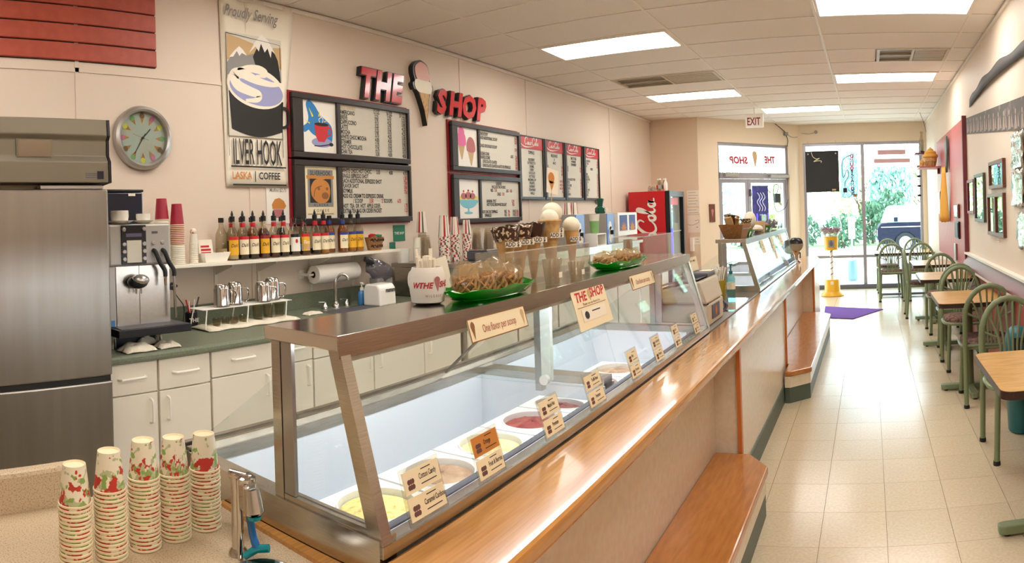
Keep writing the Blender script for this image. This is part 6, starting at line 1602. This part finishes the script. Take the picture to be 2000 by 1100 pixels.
# wallpaper border and streamer
t = thing('wallpaper_border', 'grey wallpaper border of pale figures along the dining wall', 'border', (XR - .002, 7.09, 2.24), RR)
ob('strip', B().add([(0, 0, .003), (4.6, -.43, .003), (4.6, -.16, .003), (0, .17, .003), (0, 0, 0), (4.6, -.43, 0), (4.6, -.16, 0), (0, .17, 0)], [(0, 1, 2, 3), (7, 6, 5, 4), (0, 4, 5, 1), (3, 2, 6, 7), (0, 3, 7, 4), (1, 5, 6, 2)]), 'border', t)
bb = B()
for i in range(20):
    x = .12 + .21 * i; y = .015 - .0945 * x; s_ = .9
    bb.poly([(x - .05, y), (x + .05, y), (x + .015, y + .10), (x - .015, y + .10)], .0034).ell(x, y + .125, .02, .022, .0035, 10).poly([(x + .06, y + .01), (x + .12, y), (x + .10, y + .07), (x + .085, y + .11), (x + .07, y + .06)], .0036)
ob('figure_print', bb, M('figure_print', 'a8958c', .7), t)
t = thing('dark_streamer', 'dark grey fabric streamer swagged above the wallpaper border', 'streamer', (XR - .002, 6.76, 2.5), RR)
v = []; f = []
for i in range(25):
    x = 2.6 * i / 24; q = math.sin(PI * i / 24); y = -.02 + .035 * q - .01 * i / 24; v += [(x, y, .012 + .02 * q), (x, y + .085 + .012 * math.sin(i * .9), .006 + .035 * q)]
o = ob('cloth', B().add(v, [(2 * i, 2 * i + 2, 2 * i + 3, 2 * i + 1) for i in range(24)]), 'charcoal', t, smooth=True); o.modifiers.new('thick', 'SOLIDIFY').thickness = .006
# pictures; y is the window-side edge on the wall
def picture(ya, yb, z0, z1, mat, label, double=False, d=.028):
    w_, h = ya - yb, z1 - z0
    t = thing('picture_frame', label, 'picture', (XR, ya, z0), RR); fw = .03
    b = B().box(0, 0, 0, w_, fw, d).box(0, h - fw, 0, w_, h, d).box(0, fw, 0, fw, h - fw, d).box(w_ - fw, fw, 0, w_, h - fw, d)
    if double: b.box(w_ / 2 - .02, fw, 0, w_ / 2 + .02, h - fw, d)
    ob('frame', b, mat, t, bev=.003)
    ob('print', B().box(fw, fw, .004, w_ - fw, h - fw, .009), M('print_' + mat + str(double), 'b9bf9a', .7, col2='6d7f58', scale=9), t)
    ob('pane', B().box(fw, fw, .012, w_ - fw, h - fw, .015), G('pane_' + mat + str(double), 'f4f4f0', refl=6.0, rough=.01), t)
picture(5.68, 5.06, 1.615, 1.845, 'wood_frame', 'small brown framed picture above the double frame')
picture(5.78, 5.08, 1.22, 1.575, 'wood_frame', 'brown double-pane framed picture on the dining wall', True)
picture(6.49, 5.96, 1.32, 1.775, 'olive_frame', 'dark olive framed picture left of the brown frames')
picture(6.97, 6.55, 1.39, 1.74, 'maroon', 'dark red framed picture next to the red panel')
for i, (ya, yb, z0, z1, lab) in enumerate(((4.76, 4.40, 1.735, 1.99, 'crumpled silver foil plaque, topmost of three on the dining wall'), (4.78, 4.42, 1.47, 1.725, 'crumpled silver foil plaque, middle of three on the dining wall'),
                                        (4.62, 4.2, 1.17, 1.43, 'crumpled silver foil plaque, lowest of three on the dining wall'))):
    rd = random.Random(i); n = 8; v = []; f = []
    for j in range(n + 1):
        for q in range(n + 1): v.append(((ya - yb) * q / n + rd.uniform(-.006, .006), (z1 - z0) * j / n + rd.uniform(-.008, .008), .012 + rd.uniform(0, .016)))
    for j in range(n):
        for q in range(n): a = j * (n + 1) + q; f.append((a, a + 1, a + n + 2, a + n + 1))
    o = tag(ob('foil_plaque', B().add(v, f), 'foil', None, (XR - .001, ya, z0), RR, smooth=True), lab, 'plaque'); o.modifiers.new('thick', 'SOLIDIFY').thickness = .004
for y, z, w_, lab in ((5.85, 1.27, .16, 'small white price tag hanging under the olive frame'), (5.48, 1.17, .12, 'small white price tag under the double frame'), (6.72, 1.36, .09, 'tiny white price tag under the dark red frame')):
    t = thing('price_tag', lab, 'tag', (XR - .001, y, z), RR); ob('slip', B().box(0, 0, 0, w_, .035, .002), 'paper', t); ob('print', B().rect(.01, .012, w_ - .01, .016, .0025), 'ink_grey', t)
def panel_item(name, label, cat, ya, yb, z0, z1, mat, d=.03, inner=None):
    t = thing(name, label, cat, (XR - .028, ya, z0), RR); w_, h = ya - yb, z1 - z0
    ob('back', B().box(0, 0, 0, w_, h, d * .7), mat, t, bev=.004)
    if inner: ob('face', B().box(.015, .015, d * .7, w_ - .015, h - .015, d), inner, t)
panel_item('narrow_mirror', 'narrow dark framed strip mirror low on the red panel', 'mirror', 9.62, 9.42, 1.34, 1.68, 'alu_dark', inner='mirror')
panel_item('small_mirror', 'small square mirror on the red panel above the dark thermometer', 'mirror', 7.86, 7.56, 1.33, 1.49, 'wood_frame', inner='mirror')
panel_item('wall_thermometer', 'dark rounded plaque on the red panel under the small mirror', 'plaque', 7.85, 7.55, 1.09, 1.29, 'black', inner='grey_dark')
panel_item('metal_strip', 'slim upright silver strips at the foot of the red panel', 'strip', 8.0, 7.86, .82, 1.02, 'silver')
t = thing('hanging_cloth', 'yellow cloth hanging from a brown wooden paddle on the red panel', 'hanging', (XR - .036, 8.62, 1.28), RR)
ob('paddle', B().prism([(.06, .62), (.0, .98), (.06, 1.06), (.22, 1.08), (.24, .9), (.16, .62)], .01, .03), 'olive_frame', t, bev=.004)
v = []; f = []
for j in range(9):
    y = .70 - .70 * j / 8; hw = .03 + .11 * j / 8
    for i in range(9): x = .09 + hw * (i / 4 - 1); v.append((x - .03 * j / 8, y - .02 * (i % 2), .055 + (.02 + .035 * j / 8) * math.cos(i * 1.1)))
for j in range(8):
    for i in range(8): a = j * 9 + i; f.append((a, a + 9, a + 10, a + 1))
o = ob('cloth', B().add(v, f), 'yellow_cloth', t, smooth=True); o.modifiers.new('thick', 'SOLIDIFY').thickness = .005
# shelf with the big cone
t = thing('corner_shelf', 'small rose red corner shelf holding the big plastic cone', 'shelf', (XR, 9.6, 2.015))
ob('board', B().box(-.34, -.25, 0, -.026, .30, .02), 'red_panel_tinted', t, bev=.003)
ob('bracket', B().box(-.06, .0, -.08, -.026, .02, 0), 'maroon', t)
t = thing('giant_cone', 'large yellow plastic soft serve cone on the corner shelf', 'cone ornament', (.90, 9.58, 2.036))
ob('wafer', B().lathe([(.06, 0), (.065, .004), (.08, .07), (.092, .075), (.095, .125), (.088, .13), (.001, .13)], 26), 'cone_waffle', t, smooth=True)
for k_ in range(12): ob('wafer_rib', B().box(-.002, -.004, .004, .004, .004, .072).xf(Matrix.Rotation(k_ * PI / 6, 4, 'Z') @ Matrix.Translation((.072, 0, 0)) @ Matrix.Rotation(.2, 4, 'Y')), 'cone_pale', t)
ob('soft_serve', B().lathe([(.09, .128), (.112, .145), (.11, .17), (.085, .19), (.088, .205), (.075, .225), (.045, .238), (.045, .25), (.02, .268), (.006, .282), (.001, .283)], 28), 'yellow_cloth', t, smooth=True)
t = thing('small_cone', 'small cone ornament beside the big plastic cone', 'cone ornament', (.77, 9.52, 2.036)); ob('wafer', B().lathe([(.025, 0), (.035, .05), (.001, .05)], 16), 'cone_waffle', t); ob('top', B().lathe([(.034, .05), (.036, .065), (.02, .09), (.001, .105)], 16), 'yellow_cloth', t, smooth=True)
t = thing('shelf_tin', 'little dark tin on the corner shelf', 'tin', (.735, 9.66, 2.036)); ob('tin', B().lathe([(.02, 0), (.02, .03), (.001, .031)], 14), 'ink_brown', t)
t = thing('white_holder', 'small white card holder beside the big cone', 'holder', (1.0, 9.42, 2.036)); ob('card', B().box(-.02, -.03, 0, .0, .03, .10), 'white', t, bev=.004)
t = thing('upper_shelf', 'small maroon shelf at the window corner above the big cone', 'shelf', (.86, 10.45, 2.28)); ob('board', B().box(-.12, -.12, 0, .17, .12, .022), 'maroon', t); ob('arm', B().box(.165, -.02, .0, .2, .02, .02), 'maroon', t)
t = thing('crystal_bottle', 'tall clear bottle ornament with a dark base on the upper shelf', 'ornament', (.85, 10.45, 2.303))
ob('base', B().lathe([(.055, 0), (.05, .025), (.03, .035)], 18), 'black', t); ob('bottle', B().lathe([(.03, .035), (.04, .06), (.042, .2), (.025, .24), (.018, .3), (.028, .32), (.02, .34), (.001, .345)], 20), 'bottle_glass', t, smooth=True)
ob('figure', B().lathe([(.02, .04), (.025, .1), (.015, .2), (.001, .22)], 14), 'silver', t)
t = thing('hanging_mobile', 'string of small dark metal birds hanging at the window edge', 'mobile', (.79, 10.40, 1.62))
ob('string', B().cyl((0, 0, 0), (0, 0, .66), .003, n=6), 'cord', t)
for k_ in range(4): ob('charm', B().ball((0, 0, .02 + .15 * k_), .03, 10, 6, (1.1, .5, .6)).poly([(-.06, .0), (-.02, .02), (-.02, -.02)], .02 + .15 * k_), 'navy', t)
tag(ob('hanger_wire', B().tube([(.93, 10.5, 2.64), (.90, 10.6, 2.82), (.86, 10.8, 2.99)], .003, 6), 'cord'), 'thin wire running from the crystal bottle up to the ceiling', 'wire')

# ================================================================ WINDOW SIGNS, EXIT SIGN, STAND, MAT
t = thing('black_sign_board', 'plain black board hanging in the left half of the shop window', 'sign board', (-1.13, YF - .04, 1.77), RF)
ob('board', B().box(0, 0, 0, .60, .74, .02), 'black_matt', t, bev=.003)
ob('neon_squiggle', B().tube(spline([(.11, .72, .03), (.14, .64, .035), (.20, .60, .035), (.26, .61, .03), (.15, .555, .03), (.22, .565, .03), (.29, .56, .035), (.28, .53, .03)], 4), .006, 6), 'cream', t)
for x in (.05, .55): ob('stud', B().ball((x, .69, .022), .015, 10, 6, (1, 1, .4)), 'silver', t)
ob('sticker', B().box(.47, .02, .02, .54, .05, .0215), 'ink_tan', t)
ob('chain', B().cyl((.05, .74, .01), (.05, .93, -.005), .003, n=6), 'alu', t); ob('chain', B().cyl((.55, .74, .01), (.55, .93, -.005), .003, n=6), 'alu', t)
t = thing('neon_sign', 'clear window sign with a vertical mirrored row of pink and white neon letters', 'neon sign', (-.50, YF - .04, 1.66), RF)
ob('clear_panel', B().box(0, 0, 0, .31, .80, .008), G('neon_panel', 'c8dfec', refl=.6, milk=.3), t)
def neon(ch, x, y, h, mat):
    S = {'D': [[(0, 0), (0, 1), (.5, .85), (.6, .5), (.5, .15), (0, 0)]], 'N': [[(0, 0), (0, 1), (.6, 0), (.6, 1)]], 'U': [[(0, 1), (0, .2), (.3, 0), (.6, .2), (.6, 1)]], 'O': [[(.3, 0), (0, .3), (0, .7), (.3, 1), (.6, .7), (.6, .3), (.3, 0)]],
         'T': [[(0, 1), (.6, 1)], [(.3, 1), (.3, 0)]], 'S': [[(.6, .85), (.3, 1), (0, .75), (.3, .5), (.6, .25), (.3, 0), (0, .15)]], 'A': [[(0, 0), (.3, 1), (.6, 0)], [(.1, .4), (.5, .4)]], 'E': [[(.6, 0), (0, 0), (0, 1), (.6, 1)], [(0, .5), (.45, .5)]]}
    b = B()
    for st_ in S[ch]: b.tube([(x + (.6 - p) * h * 1.2, y + q * h, .022) for p, q in st_], .0115, 6)
    ob('neon_letter', b, mat, t)
for i, ch in enumerate('DNUOTSANDE'): neon(ch, .185, .71 - .073 * i, .062, 'neon_pink' if i < 4 else 'slate')
ob('transformer', B().box(.04, .09, .008, .11, .17, .04), 'black', t, bev=.004)
ob('cable', B().tube(spline([(.19, .76, .02), (.05, .68, .02), (.03, .5, .02), (.05, .36, .02), (.12, .5, .02), (.14, .38, .02), (.08, .28, .02), (.07, .17, .02)], 5), .007, 6), 'cord', t)
ob('cable', B().tube(spline([(.08, .1, .02), (.03, .02, .02), (.12, .0, .02), (.2, .06, .02), (.12, .14, .02), (.26, .02, .02)], 5), .004, 6), 'cord', t)
ob('sticker', B().box(.22, .01, .008, .29, .06, .010), 'ink_orange', t)
ob('hanger', B().cyl((.04, .80, .004), (.04, 1.03, -.005), .002, n=6), 'alu', t); ob('hanger', B().cyl((.28, .80, .004), (.28, 1.03, -.005), .002, n=6), 'alu', t)
t = thing('sheer_banner', 'pale sheer banner with two faded pink bars across the right window half', 'banner', (-.04, YF + .03, 2.2), RF)
ob('cloth', B().box(0, 0, 0, .96, .34, .003), 'sheer_banner', t)
ob('pink_bar', B().box(.22, .22, .003, .72, .30, .005), 'rose_banner', t); ob('pink_bar', B().box(.15, .07, .003, .80, .14, .005), 'rose_banner', t)
t = thing('door_neon', 'neon coffee cup sign with steam lines hanging on the right door leaf', 'neon sign', (-2.7, 10.35, 0), RD)
ob('dark_panel', B().box(1.14, 1.10, -.044, 1.50, 1.90, -.036), G('purple_glass', '6a6090', refl=1, milk=.35), t)
for k_ in range(3): ob('steam_tube', B().tube(spline([(1.24 + .06 * k_, 1.78, -.02), (1.29 + .06 * k_, 1.70, -.02), (1.23 + .06 * k_, 1.62, -.02), (1.29 + .06 * k_, 1.52, -.02), (1.27 + .06 * k_, 1.46, -.02)], 5), .008, 6), 'neon_white', t)
ob('cup_tube', B().tube(spline([(1.22, 1.42, -.02), (1.23, 1.25, -.02), (1.30, 1.18, -.02), (1.40, 1.18, -.02), (1.46, 1.25, -.02), (1.47, 1.42, -.02)], 4), .009, 6), 'neon_blue', t)
ob('saucer_tube', B().tube([(1.2, 1.14, -.02), (1.5, 1.14, -.02)], .009, 6), 'neon_pink', t)
ob('transformer', B().box(1.62, 1.6, -.03, 1.74, 1.76, .02), 'black', t); ob('cable', B().tube(spline([(1.68, 1.76, -.01), (1.72, 1.9, -.01), (1.62, 1.9, -.01), (1.6, 1.7, -.01), (1.66, 1.45, -.01), (1.85, 1.5, 0), (1.93, 1.66, .01)], 5), .006, 6), 'cord', t)
ob('script_tube', B().tube(spline([(1.55, 1.2, -.02), (1.62, 1.3, -.02), (1.66, 1.2, -.02), (1.72, 1.36, -.02), (1.76, 1.2, -.02), (1.8, 1.28, -.02)], 4), .007, 6), 'neon_white', t)
t = thing('exit_sign', 'box ceiling sign reading EXIT in dark red letters', 'sign', (-1.64, 9.62, 2.70), (0, 0, .1))
ob('box', B().box(-.13, 0, 0, .13, .09, .19), 'white_plastic', t, bev=.006)
ob('lettering', B().text('EXIT', -.01, .03, .155, sx=.62, bold=.02, al='C'), M('exit_red', '8c2f34', .5), t, (0, -.002, 0), RF)
ob('stem', B().cyl((0, .05, .19), (0, .05, .293), .012), 'white_plastic', t)
t = thing('cable_box', 'small grey junction box with cables under the ceiling by the door', 'junction box', (-2.7, 10.35, 0), RD)
ob('box', B().box(1.86, 2.79, 0, 1.94, 2.85, .05), 'grey_plastic', t, bev=.004)
ob('cable', B().tube(spline([(1.9, 2.85, .02), (1.78, 2.92, .02), (1.66, 2.985, .02)], 4), .006, 6), 'cord', t)
ob('cable', B().tube(spline([(1.92, 2.79, .02), (1.95, 2.7, .02), (1.93, 2.6, .02)], 4), .006, 6), 'cord', t)
ob('cable', B().tube(spline([(1.94, 2.82, .02), (2.05, 2.77, .02), (2.19, 2.78, .02)], 4), .005, 6), 'grey_plastic', t)
t = thing('wall_sensor', 'small grey round sensor on the wall above the window', 'sensor', (-.93, YF - .001, 2.86), RF); ob('dome', B().lathe([(.03, 0), (.03, .015), (.015, .03), (.001, .031)], 16), 'grey_plastic', t)
ob('cable', B().tube(spline([(0, 0, .006), (-.12, -.03, .006), (-.26, -.01, .006)], 4), .004, 6), 'grey_plastic', t)
t = thing('candy_stand', 'yellow candy stand with a clear bowl of wrapped sweets on a striped pole', 'candy stand', (-.66, 11.2, 0))
ob('base', B().lathe([(.19, 0), (.20, .01), (.19, .03), (.145, .07), (.135, .09), (.125, .27), (.118, .28), (.001, .28)], 30), 'yellow', t, smooth=True)
ob('base_tag', B().box(-.02, -.129, .20, .03, -.127, .255), 'paper', t)
ob('pole', B().cyl((0, 0, .28), (0, 0, .78), .025, n=16), 'white', t, smooth=True)
v = []; f = []
for i in range(61): a = i * .52; z = .285 + .48 * i / 60; v += [(.0265 * math.cos(a), .0265 * math.sin(a), z), (.0265 * math.cos(a), .0265 * math.sin(a), z + .016)]
ob('pole_stripe', B().add(v, [(2 * i, 2 * i + 2, 2 * i + 3, 2 * i + 1) for i in range(60)]), 'slate', t)
ob('bucket', B().lathe([(.10, .77), (.112, .775), (.122, 1.0), (.115, 1.0), (.105, .79), (.001, .785)], 28), 'yellow', t, smooth=True)
ob('bucket_label', B().box(-.04, -.1215, .82, .06, -.119, .94), 'grey_plastic', t, bev=.002)
ob('label_emblem', B().ell(.01, .88, .03, .04).ell(.01, .93, .015, .012), 'slate', t, (0, -.123, 0), RF)
ob('clear_bowl', B().lathe([(.112, 1.0), (.125, 1.03), (.185, 1.12), (.19, 1.12), (.13, 1.025), (.118, 1.0)], 28), 'acrylic', t, smooth=True)
ob('clear_cover', B().lathe([(.185, 1.12), (.187, 1.2), (.15, 1.33), (.02, 1.36)], 24), 'glass', t, smooth=True)
ob('top_handle', B().cyl((0, 0, 1.36), (0, 0, 1.37), .09, n=20), 'alu', t)
pr_ = random.Random(2); b = B()
for i in range(70):
    a = pr_.uniform(0, 6.28); r_ = .16 * math.sqrt(pr_.random()); b.ball((r_ * math.cos(a), r_ * math.sin(a), 1.06 + .05 * pr_.random() + r_ * .2), .022, 6, 4)
ob('wrapped_sweets', b, M('sweets', 'b04068', .4, col2='6a3048', scale=40), t, kind='stuff')
tag(ob('door_mat', B().prism([(-.70, 9.95), (.16, 9.55), (-.26, 8.80), (-.66, 8.95)], .0005, .010), 'purple_mat'), 'purple floor mat beyond the end of the counter', 'mat')
